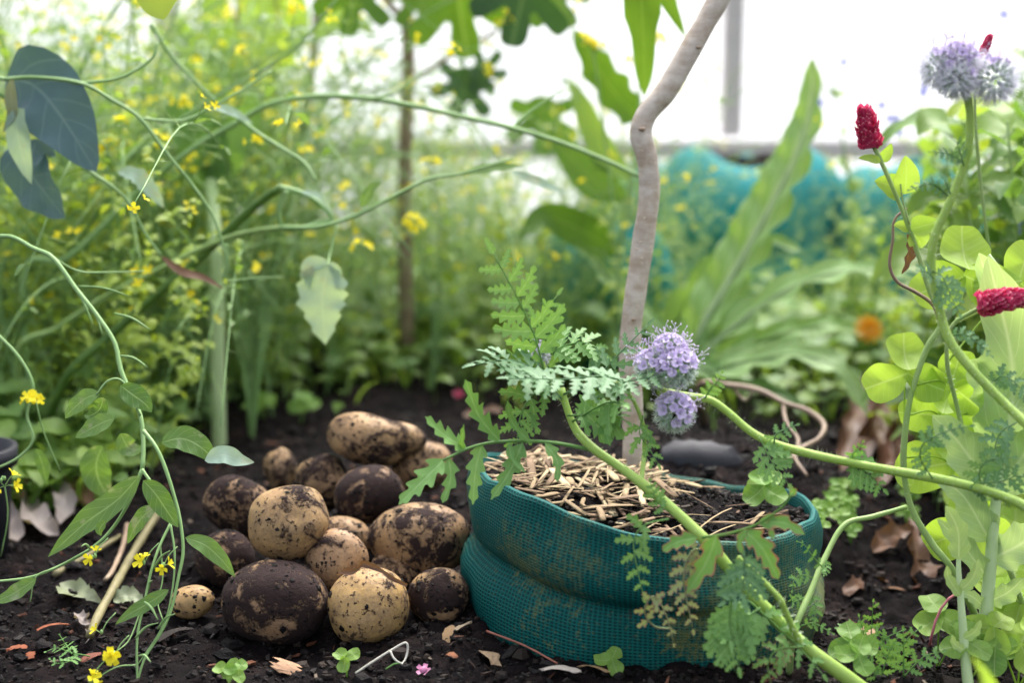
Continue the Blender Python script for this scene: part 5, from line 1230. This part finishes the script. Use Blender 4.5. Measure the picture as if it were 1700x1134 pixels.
# tangle of thin arching stems with pods
def proto_tangle(seed):
    global rnd
    keep = rnd; rnd = random.Random(seed); r = rnd
    t = thing('mustard_plant', 'x', 'flowering plant', (0, 0, 0)); sb, pd, lb, pb = MB(), MB(), MB(), MB()
    for i in range(10):
        a = r.uniform(0, 6.3); L = r.uniform(.45, .95); d = V3((math.cos(a), math.sin(a) * .45, 0)); o = r.uniform(.1, .35)
        sag = r.uniform(-.15, .55)
        q = sb.tube([V3((0, 0, -.02)), d * L * .12 + V3((0, 0, L * .35)), d * L * .32 * (1 + o) + V3((0, 0, L * .68)), d * L * .62 * (1 + o) + V3((0, 0, L * (.85 - sag * .3))), d * L * .9 * (1 + o) + V3((0, 0, L * (.9 - sag)))], .0024, .0008, 5, 26)
        for j in range(16):
            k = r.randrange(9, 26); p = q[k]; b = r.uniform(0, 6.3); e = V3((math.cos(b), math.sin(b), r.uniform(-.1, 1.2))).normalized(); l = r.uniform(.018, .045)
            m_ = r.random()
            if m_ < .65: pd.tube([p, p + e * l * .4, p + e * l], .0007, .0003, 3, 4, None, False)
            elif m_ < .95: lb.cr = r.random(); lb.leaf([p, p + e * l * .6, p + e * l * 1.2 - V3((0, 0, l * .4))], lance(l * .16), (0, -.5, .8), 5, 1, .2)
            else:
                f = sb.tube([p, p + e * l, p + e * l * 1.9 + V3((0, 0, l * .6))], .0008, .0005, 4, 5)
                for _ in range(4): petal4(pb, f[-1] + V3((r.gauss(0, .006), r.gauss(0, .006), r.gauss(0, .006))), (r.gauss(0, .5), -.6, .6), .0068, .8)
        for _ in range(r.choice((0, 0, 3, 4))): petal4(pb, q[-1] + V3((r.gauss(0, .007), r.gauss(0, .007), r.gauss(0, .007))), (r.gauss(0, .5), -.6, .6), .0068, .8)
    sb.build('stem', M['mustard_stem'], t); pd.build('seed_pods', M['pale_stem'], t, True, 'stuff'); lb.build('foliage', M['mustard_leaf'], t, True, 'stuff'); pb.build('blossoms', M['yellow'], t, True, 'stuff')
    rnd = keep
    return t
TANG = [proto_tangle(400 + i) for i in range(4)]
for i in range(44):
    px = r.uniform(-200, 480) if i < 34 else r.uniform(450, 960); d = r.uniform(1.85, 2.5) if i < 34 else r.uniform(2.1, 2.6)
    g = P(px, 600, d)
    place(r.choice(TANG), V3((g.x, d, gh(g.x, d))), r.uniform(0, 6.3), r.uniform(.62, 1.0) if i < 34 else r.uniform(.4, .62), 'tangled podded mustard with arching stems', 'podded mustard plants in the thicket', (r.gauss(0, .1), r.gauss(0, .1)))

for (px, d, yt) in [(1140, 2.2, 330), (1180, 2.45, 300), (1215, 2.3, 380), (1250, 2.5, 340), (1290, 2.35, 420), (1330, 2.5, 300), (1375, 2.4, 330), (1410, 2.3, 300), (1450, 2.45, 250), (1110, 2.4, 200), (1150, 2.6, 170), (1010, 2.4, 140), (1050, 2.5, 160), (970, 2.5, 180), (1480, 2.2, 260), (1000, 2.2, 430), (940, 2.25, 400), (1080, 2.2, 480)]:
    g = P(px, 600, d); k = 'f' if r.random() < .6 else 'm'
    place(r.choice(FEATH if k == 'f' else PROTOS), V3((g.x, d, gh(g.x, d))), r.uniform(0, 6.3), P(px, yt, d).z / .85, *GL[k], tilt=(r.gauss(0, .1), r.gauss(0, .1)))
# broad-leaved plants at the back right
def proto_broad(seed, H, leafm, n=16, L=(.07, .14), w=.26, blue=0, name='leafy_plant'):
    global rnd
    keep = rnd; rnd = random.Random(seed); r = rnd
    t = thing(name, 'x', 'plant', (0, 0, 0)); sb = MB(); q = sb.tube([V3((0, 0, -.02)), V3((.01, 0, H * .5)), V3((r.uniform(-.04, .04), r.uniform(-.04, .04), H))], .005, .002, 6, 16)
    sb.build('stem', M['pale_stem'], t)
    for i in range(n):
        k = int(1 + 15 * (i + .5) / n); p = q[k]; a = i * 2.4 + r.random(); l = r.uniform(*L) * (1.15 - .5 * k / 16)
        d = V3((math.cos(a), math.sin(a), r.uniform(.1, .8))).normalized(); mb = MB(); mb.cr = r.random()
        mb.leaf([p, p + d * l * .5 + V3((0, 0, .15 * l)), p + d * l + V3((0, 0, -.3 * l))], toothed(l * w, 6, .15, .65), (0, -.2, .95), 9, 2, .25, .1)
        mb.build('leaf', M[leafm], t)
    if blue:
        for i in range(blue):
            pb = MB(); c = q[-1] + V3((r.gauss(0, .035), r.gauss(0, .035), r.gauss(.01, .03)))
            petal4(pb, c, (r.gauss(0, .4), -.8, .3), .0085, .9, 5); pb.cm = 0; pb.build('flower', M['blue'], t)
            gb = MB(); gb.tube([q[-2], q[-1].lerp(c, .5), c], .0008, .0006, 4, 5); gb.build('flower_stalk', M['pale_stem'], t)
    rnd = keep
    return t
BRO = [proto_broad(300, .6, 'bg_leaf_yellow', 18), proto_broad(301, .6, 'bg_leaf', 20, (.06, .12), .3), proto_broad(302, .6, 'bg_leaf_deep', 16, (.08, .16), .22), proto_broad(303, .6, 'bg_leaf', 9, (.04, .08), .3, 6, 'borage_plant'), proto_broad(304, .6, 'bg_leaf_yellow', 16, (.05, .09), .34)]
def place_b(k, px, d, ytop, label, group):
    g = P(px, 600, d); H = P(px, ytop, d).z
    o = place(BRO[k], V3((g.x, d, gh(g.x, d))), r.uniform(0, 6.3), H / .62, label, group, (r.gauss(0, .06), r.gauss(0, .06))); o['category'] = 'plant'
for (px, d, yt, k) in [(1555, 1.75, 210, 1), (1640, 1.7, 185, 2), (1705, 1.65, 160, 0), (1600, 1.95, 260, 0), (1530, 1.85, 330, 4), (1670, 1.9, 230, 1), (1740, 1.85, 200, 2), (1490, 2.05, 380, 4), (1450, 2.2, 360, 1), (1690, 1.55, 330, 4), (1620, 1.55, 400, 0), (1770, 1.6, 260, 1), (1420, 2.35, 330, 0), (1560, 2.2, 300, 2), (1540, 1.6, 470, 1), (1480, 1.8, 500, 0), (1690, 1.35, 520, 4), (1745, 1.4, 420, 0), (1580, 1.7, 175, 2), (1625, 1.8, 150, 1), (1665, 1.6, 165, 2), (1715, 1.75, 120, 1), (1690, 1.9, 90, 2), (1600, 1.6, 240, 2), (1560, 1.9, 190, 1), (1650, 1.5, 260, 1), (1730, 1.5, 180, 2), (1640, 2.0, 140, 2)]:
    place_b(k, px, d, yt, 'bushy light green broad-leaved plant', 'leafy plants behind the clover')
for (px, d, yt) in [(1395, 2.3, 125), (1520, 2.2, 150), (1695, 1.6, 190), (1660, 2.4, 40), (1620, 1.75, 345)]:
    place_b(3, px, d, yt, 'borage with small blue star flowers', 'blue-flowered borage plants')
for (px, d, yt, k) in [(1060, 2.05, 330, 4), (960, 2.2, 420, 4), (900, 2.3, 480, 1), (760, 2.2, 330, 1), (820, 2.4, 300, 0), (700, 2.35, 380, 4), (1095, 2.3, 380, 1), (1190, 2.5, 420, 0), (1330, 2.55, 400, 0), (1400, 2.5, 420, 4), (640, 2.2, 450, 4), (470, 2.1, 360, 1), (560, 2.3, 330, 0), (230, 1.9, 160, 1), (330, 2.2, 130, 0), (120, 2.1, 140, 2), (400, 2.5, 60, 2), (90, 1.8, 330, 4), (250, 2.6, 40, 0), (480, 2.9, 0, 2), (30, 2.4, 60, 1), (330, 2.0, 480, 1), (860, 2.05, 520, 0)]:
    place_b(k, px, d, yt, 'leafy green oval-leaved plant', 'leafy plants in the thicket')
for (px, d, lab, mats) in [(1590, 1.62, 'tall plant with large drooping green leaves behind the arching phacelia stem', ('bg_leaf', 'bg_leaf_deep', 'bg_leaf')), (1685, 1.72, 'tall plant with large light green leaves behind the spiky phacelia heads', ('bg_leaf', 'bg_leaf_yellow', 'bg_leaf_deep')), (1720, 1.5, 'big yellow-green leaved plant beside the sideways clover head', ('bg_leaf_yellow', 'bg_leaf', 'bg_leaf'))]:
    b0 = V3((P(px, 600, d).x, d, 0)); b0.z = gh(b0.x, b0.y); rq = random.Random(px)
    t = thing('broad_leaf_plant', lab, 'plant', b0); top = P(px + 10, 175 if d > 1.6 else 330, d)
    mb = MB(); q = mb.tube([b0 - V3((0, 0, .008)), b0.lerp(top, .5) + V3((.012, 0, 0)), top], .005, .0022, 7, 24); mb.build('stem', M['pale_stem'], t)
    for i in range(24):
        k = int(5 + 19 * (i + .5) / 24); p = q[k]; a = i * 2.4 + rq.uniform(-.4, .4); l = rq.uniform(.075, .125) * (1.1 - .3 * k / 24)
        dd = V3((math.cos(a), math.sin(a) * .8, rq.uniform(.15, .7))).normalized(); mb = MB(); mb.cr = rq.random()
        mb.leaf([p, p + dd * l * .45 + V3((0, 0, .10 * l)), p + dd * l * .8 - V3((0, 0, .05 * l)), p + dd * l * 1.05 - V3((0, 0, .35 * l))], toothed(l * rq.uniform(.2, .3), 7, .15, .65), (rq.uniform(-.3, .3), -.45, .85), 14, 2, .25, .12)
        mb.build('leaf', M[mats[i % 3]], t)
mb = MB(); mg = P(1440, 548, 2.0); mo = V3((mg.x, 2.0, gh(mg.x, 2.0)))
mar = thing('marigold', 'small orange marigold flower glowing in the shade behind the clover', 'flower', mo)
mb.tube([mo - V3((0, 0, .006)), mo.lerp(mg, .6) + V3((.008, 0, 0)), mg], .0016, .0012, 5, 12); mb.build('stem', M['pale_stem'], mar)
mb = MB()
for k in range(3): petal4(mb, mg + V3((0, -.003 * k, .002 * k)), (0, -.9, .4), .017 - .004 * k, 1.0, 11, .2)
mb.build('flower_head', M['orange'], mar)

# ground cover
mb = MB(); mb2 = MB(); r = random.Random(9); rnd = random.Random(10)
def cover_leaf(mb, x, y, l, kind):
    z = gh(x, y); a = r.uniform(0, 6.3); mb.cr = r.random()
    if kind == 0:      # blade
        d = V3((math.cos(a) * .5, math.sin(a) * .5, 1)).normalized(); p = V3((x, y, z - .004))
        mb.leaf([p, p + d * l * .55, p + d * l * .85 + V3((math.cos(a), math.sin(a), -.1)) * l * .3], lance(l * .045, .5), (math.cos(a), -1, .3), 5, 1, .2)
    else:
        h = r.uniform(.3, 1.) * l; p = V3((x, y, z + h)); d = V3((math.cos(a), math.sin(a), r.uniform(-.1, .5))).normalized()
        mb.tube([V3((x, y, z - .003)), p], .0006, .0005, 3, 2, None, False)
        mb.leaf([p, p + d * l * .3 + V3((0, 0, .05 * l)), p + d * l * .62 - V3((0, 0, .12 * l))], ovate(l * .2), (0, -.3, .95), 5, 1, .25)
n = 0
while n < 7500:
    px = r.uniform(-150, 1850); d = 1.5 + 2.5 * r.random() ** 1.7
    edge = 1.48 if px < 150 else 1.48 + (px - 150) / 250 * .62 if px < 400 else 2.12 if px < 1000 else 2.0 if px < 1150 else 1.98 if px < 1560 else 1.5
    if d < edge + r.gauss(0, .05): continue
    x = P(px, 600, d).x
    cover_leaf(mb if r.random() < .6 else mb2, x, d, r.uniform(.03, .13) * (.6 + .4 * min(1, (d - edge) / .25)), 0 if r.random() < .35 else 1); n += 1
tag(mb.build('undergrowth', M['bg_leaf'], None), 'dense low green undergrowth at the foot of the thicket', 'undergrowth', None, 'stuff')
tag(mb2.build('undergrowth', M['bg_leaf_deep'], None), 'darker low green weeds mixed through the undergrowth', 'undergrowth', None, 'stuff')
#==LITTER==
# ------------------------------------------------------------------ litter on the soil
rnd = random.Random(55)
def ground_stick(name, label, cat, pts, w, mat, lift=.003, taper=.8, group=None):
    q = [onG(x, y) + V3((0, 0, lift + w * .5 * PX(1.15))) for x, y in pts]
    mb = MB(); mb.tube(q, w * .5 * PX(1.15), w * .5 * PX(1.15) * taper, 9, 26, lambda t: 1 + .07 * math.sin(t * 31) + .12 * math.exp(-((t - .62) / .02) ** 2))
    return tag(mb.build(name, M[mat], None), label, cat, group)
ground_stick('dead_stalk', 'thick dry greenish stalk lying on the soil under the drooping mustard', 'stick', [(262, 868), (225, 930), (195, 985), (165, 1040), (150, 1075)], 17, 'twig', .006, .9)
ground_stick('dead_stalk', 'pale straw-coloured short stalk crossing behind the thick dry one', 'stick', [(92, 966), (140, 938), (200, 902)], 13, 'twig', .004)
ground_stick('dead_stalk', 'flat pinkish-brown strip of dry stem beside the thick stalk', 'stick', [(212, 885), (205, 920), (188, 962), (176, 978)], 11, 'brown_stem', .006)
ground_stick('twig', 'thin straight red-brown twig lying before the grow bag', 'twig', [(808, 1058), (870, 1082), (925, 1112)], 4, 'red_twig', .004)
def air_stick(name, label, cat, pts, w, mat, sides=7):
    mb = MB(); q = [onG(x, y) + V3((0, 0, z)) for x, y, z in pts]; mb.tube(q, w * .5 * PX(1.1), w * .4 * PX(1.1), sides, 40); return tag(mb.build(name, M[mat], None), label, cat)
tw = thing('forked_twig', 'bent whitish dry stem forming a small triangle on the soil', 'twig', onG(592, 1118))
mb = MB(); mb.tube(PP([(590, 1119, 1.068), (615, 1102, 1.072), (650, 1080, 1.078), (674, 1068, 1.08), (676, 1085, 1.078), (668, 1102, 1.072), (655, 1095, 1.072), (648, 1082, 1.076)]), .0011, .0009, 6, 50); mb.build('stem', M['pale_twig'], tw)
mb = MB(); mb.tube(PP([(668, 1102, 1.072), (655, 1103, 1.07), (640, 1112, 1.068)]), .0009, .0007, 6, 10); mb.build('side_stem', M['phac_leaf'], tw)
mb = MB(); mb.tube(PP([(668, 1102, 1.072), (672, 1120, 1.06)]), .0009, .0007, 6, 6); mb.build('side_stem', M['pale_twig'], tw)

def chip(x, y, L, w, az, label, col, th=3, tilt=.1, curl=.2, name='wood_chip', group=None, cat='wood chip'):
    p = onG(x, y); s = PX(p.y); L *= s; w *= s; th *= s
    mb = MB(); n = 7; d = V3((math.cos(az), math.sin(az), tilt)).normalized(); sd = V3((-math.sin(az), math.cos(az), rnd.uniform(-.3, .3))).normalized(); up = d.cross(sd)
    if up.z < 0: up = -up
    b = 0
    for i in range(n + 1):
        t = i / n; c = p + d * L * (t - .5) + up * (th * .8 - curl * L * (t - .5) ** 2 * 2 + .0035); ww = w * .5 * (.75 + .35 * math.sin(t * 3) + rnd.uniform(-.3, .3))
        for (u, h) in ((-1, 0), (-.5, .5), (.5, .5), (1, 0), (.5, -.5), (-.5, -.5)):
            mb.v.append(c + sd * u * ww * rnd.uniform(.8, 1.2) + d * rnd.uniform(-.09, .09) * L + up * h * th * .4); mb.uv.append((.5 + u * .5, t)); mb.r.append(.5)
    for i in range(n):
        for k in range(6):
            k2 = (k + 1) % 6; mb.f.append((i * 6 + k, i * 6 + k2, i * 6 + 6 + k2, i * 6 + 6 + k)); mb.m.append(0)
    mb.f.append(tuple(range(6))[::-1]); mb.m.append(0); mb.f.append(tuple(n * 6 + k for k in range(6))); mb.m.append(0)
    o = mb.build(name, M['wood_chip'], None, False); o.color = (*col, 1)
    return tag(o, label, cat, group)
RED, TAN, PALE, GREY, DARK = (.36, .11, .05), (.42, .27, .14), (.62, .53, .40), (.30, .24, .19), (.035, .03, .03)
chip(88, 1048, 52, 22, .3, 'rusty orange bark flake under the grey-green dead leaf', RED, 5); chip(28, 1085, 34, 16, .2, 'small rusty bark flake at the bed edge', RED, 5)
chip(52, 1096, 24, 14, 1.9, 'rusty bark splinter next to the small flake', RED, 4); chip(152, 1100, 34, 18, .8, 'dull reddish bark chip behind the lowest yellow flowers', (.26, .09, .06), 6)
chip(475, 1113, 26, 44, 1.5, 'pale tan curled wood shaving in front of the very large potato', (.55, .33, .2), 3, .5); chip(745, 1062, 44, 16, 1.3, 'buff upright sliver of wood before the small mottled potato', TAN, 3, .9)
chip(765, 1050, 50, 12, .5, 'thin pale splinter leaning over the buff sliver', (.48, .38, .26), 3, .4); chip(808, 1092, 110, 24, -1.25, 'long curved brown husk strip lying before the grow bag', (.38, .27, .17), 3, .25, .3)
chip(930, 1122, 66, 26, -.4, 'whitish fibrous wood chip at the foot of the grow bag', (.66, .58, .5), 8); chip(985, 1118, 60, 14, -.7, 'narrow tan wood splinter beside the whitish chip', TAN, 5)
chip(752, 1096, 26, 12, -.9, 'little orange-brown bark splinter near the buff sliver', (.4, .16, .08), 4); chip(590, 1062, 32, 8, .1, 'thin brown bark sliver under the pale yellow potato', (.25, .13, .09), 4)
chip(290, 1062, 60, 30, .7, 'flat dark slab of bark in front of the smallest potato', (.012, .010, .010), 9); chip(1430, 1070, 90, 28, 1.0, 'tan torn strip of bark by the leaning stems', (.42, .28, .17), 4, .3)
chip(1480, 985, 44, 14, -.4, 'brown splinter in the dark hollow beside the bag', (.26, .14, .08), 4); chip(1505, 1005, 56, 12, -.3, 'reddish splinter in the dark hollow beside the bag', (.3, .13, .08), 4)
chip(1470, 945, 36, 12, -.7, 'yellowish flake in the dark hollow beside the bag', (.45, .33, .16), 4)
def litter_leaf(pts, w, mat, label, z=.008, fn=None, nh=(.2, -.5, .8), cup=.5, wave=.35, lift=None):
    q = [onG(x, y) + V3((0, 0, z if lift is None else lift[i])) for i, (x, y) in enumerate(pts)]
    mb = MB(); mb.cr = rnd.random(); mb.leaf(q, fn or toothed(w * PX(q[0].y), 4, .35, .6), nh, 26, 4, cup * 1.3, wave * 1.3, .1, rnd.uniform(-.9, .9), wn=3); return tag(mb.build('dead_leaf', M[mat], None), label, 'dead leaf')
litter_leaf([(98, 895), (70, 888), (52, 870), (48, 845)], 26, 'dead_pale', 'white curled dry leaf standing on the soil', lift=[.004, .008, .014, .024])
litter_leaf([(30, 905), (12, 888), (2, 866), (8, 846)], 30, 'dead_pale', 'grey-white papery leaf rolled open beside the white curl', lift=[.004, .01, .02, .028])
litter_leaf([(100, 880), (112, 862), (104, 846), (86, 838)], 20, 'dead_pale', 'pale folded dry leaf behind the white curl', lift=[.006, .012, .02, .026])
litter_leaf([(40, 846), (32, 820), (24, 795), (22, 772)], 18, 'dead_leaf', 'brown withered leaf propped at the pot', lift=[.01, .02, .035, .045])
litter_leaf([(150, 850), (130, 832), (118, 815), (100, 802)], 26, 'dead_leaf', 'dusty brown crumpled leaf behind the white curl', lift=[.006, .014, .02, .024])
litter_leaf([(98, 1000), (125, 996), (150, 1002), (172, 1018)], 24, 'dead_green', 'grey-green blotched dead leaf with ragged edges', fn=toothed(26 * PX(1.15), 5, .4, .6), cup=.2, wave=.15)
litter_leaf([(188, 1010), (205, 1004), (222, 1006), (240, 1016)], 20, 'dead_green', 'smaller grey-green dead leaf by the thick stalk', fn=toothed(22 * PX(1.15), 4, .4, .6), cup=.2, wave=.15)
litter_leaf([(145, 1050), (152, 1062), (150, 1075), (142, 1085)], 9, 'dead_pale', 'tiny pale pink dead leaf below the grey-green ones')
litter_leaf([(130, 1035), (140, 1045), (152, 1052), (160, 1050)], 12, 'dead_pale', 'small pinkish dead leaf under the grey-green blotched one')
litter_leaf([(770, 700), (800, 694), (840, 690), (862, 694)], 12, 'dead_leaf', 'flat tan dead leaf on the soil behind the grow bag', cup=.2)
for i, (x, y, a) in enumerate([(1420, 735, .3), (1462, 725, 1.4), (1440, 690, 2.0), (1480, 755, 2.6), (1395, 745, 1.0), (1455, 770, 0.2), (1500, 770, 1.9)]):
    p = onG(x, y + 40); L = .035
    litter_leaf([(x, y + 40), (x + 20 * math.cos(a), y + 20), (x + 38 * math.cos(a), y - 10), (x + 50 * math.cos(a), y - 35)], 24, 'dead_leaf', 'withered brown leaf in the wilted clump behind the bag', lift=[.002, .02, .035, .03])['group'] = 'wilted leaves behind the bag'
litter_leaf([(1530, 985), (1525, 960), (1515, 930), (1505, 905)], 30, 'dead_leaf', 'grey-brown crinkled leaf leaning in the dark hollow', lift=[.002, .012, .024, .03])
litter_leaf([(1450, 925), (1470, 912), (1495, 905), (1520, 900)], 22, 'dead_leaf', 'dark red-brown leaf at the rim of the hollow', lift=[.004, .01, .014, .01])
litter_leaf([(1400, 1000), (1420, 985), (1450, 975), (1475, 980)], 16, 'dead_leaf', 'brown leaf scrap lying deep in the hollow', cup=.2)
# wilted cord-like stems behind the bag
rv = onG(1170, 700)
vn = thing('dead_vine', 'dry brown looping stem arching over the soil behind the grow bag', 'vine', rv)
mb = MB(); mb.tube([rv] + PP([(1160, 640), (1215, 640), (1265, 650), (1300, 668), (1340, 682), (1368, 705), (1360, 728), (1330, 745), (1305, 770)], 1.62, 1.45), .0042, .0028, 8, 60, lambda t: 1 + .15 * math.sin(t * 40)); mb.build('stem', M['brown_stem'], vn)
mb = MB(); mb.tube(PP([(1300, 668), (1305, 700), (1325, 730), (1320, 760), (1340, 790)], 1.56, 1.42), .0022, .0016, 7, 30); mb.build('side_stem', M['brown_stem'], vn)
mb = MB(); mb.tube(PP([(1215, 640), (1230, 660), (1240, 664), (1250, 650)], 1.6, 1.58), .0018, .0014, 7, 16); mb.build('side_stem', M['brown_stem'], vn)
mb = MB(); mb.tube([onG(1545, 1070)] + PP([(1544, 1070, 1.1), (1552, 1035, 1.1), (1566, 1005, 1.11), (1582, 990, 1.12)]) + [onG(1600, 985)], .0012, .001, 6, 24)
tag(mb.build('pink_stem', M['pink_stem'], None), 'thin curved pinkish-red stem rising from the soil by the lobed plant', 'stem')
dv = onG(1530, 760)
dv2 = thing('dry_tendril', 'twisted orange-brown dry tendril hanging at the clover stem', 'vine', P(1545, 640, 1.14) * 1)
dv2.location = V3((P(1560, 520, 1.13).x, 1.13, P(1560, 520, 1.13).z)); ORG[dv2.name] = dv2.location.copy()
mb = MB(); mb.tube(PP([(1562, 535), (1548, 505), (1520, 485), (1490, 468), (1477, 440), (1482, 400), (1485, 365), (1505, 345)], 1.13, 1.14), .0017, .001, 6, 50); mb.build('stem', M['brown_stem'], dv2)
leaf_part(dv2, 'dead_leaf', lambda m: m.leaf(PP([(1505, 388), (1510, 410), (1505, 435), (1497, 455)], 1.13), lance(9 * PX(1.13)), (.4, -.9, .2), 14, 2, .6, .4))
# stone slab behind the bag rim
st = onG(1165, 790); mb = MB(); st = V3((P(1150, 748, 1.46).x, 1.46, gh(.2, 1.46)))
mb.blob(st + V3((0, 0, -.012)), .062, .022, .03, None, .10, 9, 12)
tag(mb.build('stone', M['black_plastic'], None), 'dark blue-grey stone just behind the rim of the grow bag', 'stone')

mb = MB(); q = PP([(560, 955, 1.13), (590, 950, 1.115), (604, 938, 1.11), (625, 944, 1.105), (650, 958, 1.10), (676, 972, 1.095)])
mb.leaf(q, lambda t: .0035 * (.5 + .5 * abs(math.sin(t * 9))) * (1 - t * .4), (0, -.5, .85), 24, 2, .8, .5, 0, 1.2, wn=3)
tag(mb.build('dry_skin_scrap', M['dead_leaf'], None), 'torn strip of dry brown skin lying across the clean pale yellow potato', 'plant scrap')
# ------------------------------------------------------------------ seedlings and clover patches
def seedling(x, y, r_, k, label, mat='clover_small', h=.012, group=None, d=None):
    g = onG(x, y) if d is None else d
    t = thing('seedling', label, 'seedling', g, group)
    for i in range(k):
        a = rnd.uniform(0, 6.3); hh = h * rnd.uniform(.7, 1.3); c = g + V3((math.cos(a) * r_ * 1.6 * (i > 0), math.sin(a) * r_ * 1.2 * (i > 0), hh))
        trifoliate(t, c, (math.cos(a), math.sin(a) * .5, .3), (rnd.uniform(-.2, .2), -.62, .75), r_ * rnd.uniform(.8, 1.1), mat, g - V3((0, 0, .002)))
    return t
seedling(576, 1125, .0082, 1, 'three-leaved clover seedling on the soil in front of the pale yellow potato', h=.014)
seedling(395, 1135, .0062, 2, 'tiny clover seedling on the soil in front of the very large potato', h=.012)
seedling(1015, 1122, .0072, 1, 'little clover seedling at the foot of the grow bag', h=.012)
seedling(500, 705, .012, 2, 'bright green round-leaved seedling behind the long potato', 'clover_small', .03)
seedling(440, 700, .010, 3, 'loose pale green seedling behind the little ochre potato', 'clover_small', .025)
seedling(560, 692, .006, 1, 'single tiny seedling just behind the long potato', 'clover_small', .014)
seedling(410, 660, .022, 2, 'taller broad-leaved seedling at the edge of the thicket', 'bg_leaf', .045)
seedling(1275, 860, .011, 2, 'small round-leaved seedling growing inside the grow bag', 'clover_small', .018, d=V3((P(1275, 825, 1.22).x, 1.22, .097)))
for (x, y, k) in [(120, 1108, 2)]:
    t = thing('seedling', 'feathery green seedling lying by the reddish chips', 'seedling', onG(x, y))
    for pts in ([(150, 1106), (120, 1100), (95, 1092), (78, 1098)], [(120, 1102), (110, 1085), (105, 1078), (100, 1070)], [(130, 1104), (115, 1115), (95, 1118), (85, 1112)]):
        leaf_part(t, 'phac_leaf', lambda m: fern(m, [onG(*p) + V3((0, 0, .008)) for p in pts], .007, 6, .3, (0, -.6, .8), 3, .0006, 0, .5))
for i, (x, y, r_, k, mat) in enumerate([(1555, 1090, .013, 2, 'clover_small'), (1420, 1128, .011, 2, 'clover_small'), (1660, 1010, .013, 3, 'clover_leaf'), (1690, 1050, .016, 4, 'clover_leaf'), (1600, 1125, .014, 3, 'clover_small'), (1680, 940, .018, 4, 'clover_leaf'), (1690, 1120, .014, 4, 'clover_leaf'), (1660, 880, .018, 3, 'clover_leaf')]):
    seedling(x, y + 20, r_, k, 'patch of round three-part clover leaves around the lobed plant', mat, .035, 'clover patches around the lobed plant')
# ferny weeds and grass in the hollow, thin leaning stem in front of the hole
wp = onG(1310, 1120)
ws = thing('weed_stem', 'bent pale green stem leaning up beside the grow bag with sparse curled leaves', 'plant', wp)
stem_part(ws, [wp] + PP([(1318, 1050, 1.05), (1345, 985, 1.07), (1368, 930, 1.09), (1402, 872, 1.11), (1450, 858, 1.12), (1505, 842, 1.13)]), .0028, .0020, 'pale_stem', n=50)
for pts, L in [([(1368, 945), (1350, 925), (1335, 905), (1325, 900)], .006), ([(1350, 960), (1330, 955), (1318, 965), (1315, 980)], .006), ([(1345, 985), (1355, 1010), (1350, 1035)], .006), ([(1330, 1040), (1350, 1035), (1370, 1045), (1382, 1052)], .005), ([(1340, 990), (1318, 1000), (1312, 990)], .006), ([(1370, 930), (1372, 945), (1368, 955)], .004)]:
    leaf_part(ws, 'phac_leaf', lambda m: fern(m, PP(pts, 1.07, 1.06), L, 6, .35, (0, -.85, .5), 3, .0006, .2, .4))
for i, (x, y, a) in enumerate([(1440, 1085, .6), (1460, 1120, 1.2), (1480, 1095, .9), (1445, 1060, 1.6), (1500, 1110, .4)]):
    t = thing('ferny_weed', 'small ferny green weed sprouting near the torn bark strip', 'weed', onG(x, y + 15), 'ferny weeds by the bark strip')
    for k in range(2):
        aa = a + k * 1.3; b = onG(x, y + 15); e = b + V3((.03 * math.cos(aa), -.006, .03 * math.sin(aa) + .012))
        leaf_part(t, 'phac_leaf', lambda m: fern(m, [b, b.lerp(e, .5) + V3((0, 0, .006)), e], .010, 6, .32, (0, -.7, .7), 3, .0007, .1, .5))
for i in range(11):          # low weeds in the ground behind the hollow
    x, y = rnd.uniform(1330, 1520), rnd.uniform(800, 900); g = onG(x, y + 20)
    t = seedling(x, y + 20, rnd.uniform(.004, .007), 3, 'low small-leaved weed on the soil between bag and clover', 'clover_small', .02, 'low weeds between bag and clover')
    t['category'] = 'weed'
for (x, y, c) in [(703, 1122, 'pinkish'), (762, 660, 'clover_red'), (398, 590, 'clover_red')]:
    p = onG(x, y); mb = MB(); petal4(mb, p + V3((0, 0, .003)), (0, -.5, .8), .006 if y > 1000 else .009, .8, 5); mb.blob(p + V3((0, 0, .004)), .004, .004, .004, None, .2)
    tag(mb.build('fallen_petal', M[c], None), {703: 'tiny pink fallen petal on the soil before the grow bag', 762: 'red fallen flower on the dark soil behind the grow bag', 398: 'dark red fallen flower at the thicket edge'}[x], 'petal')
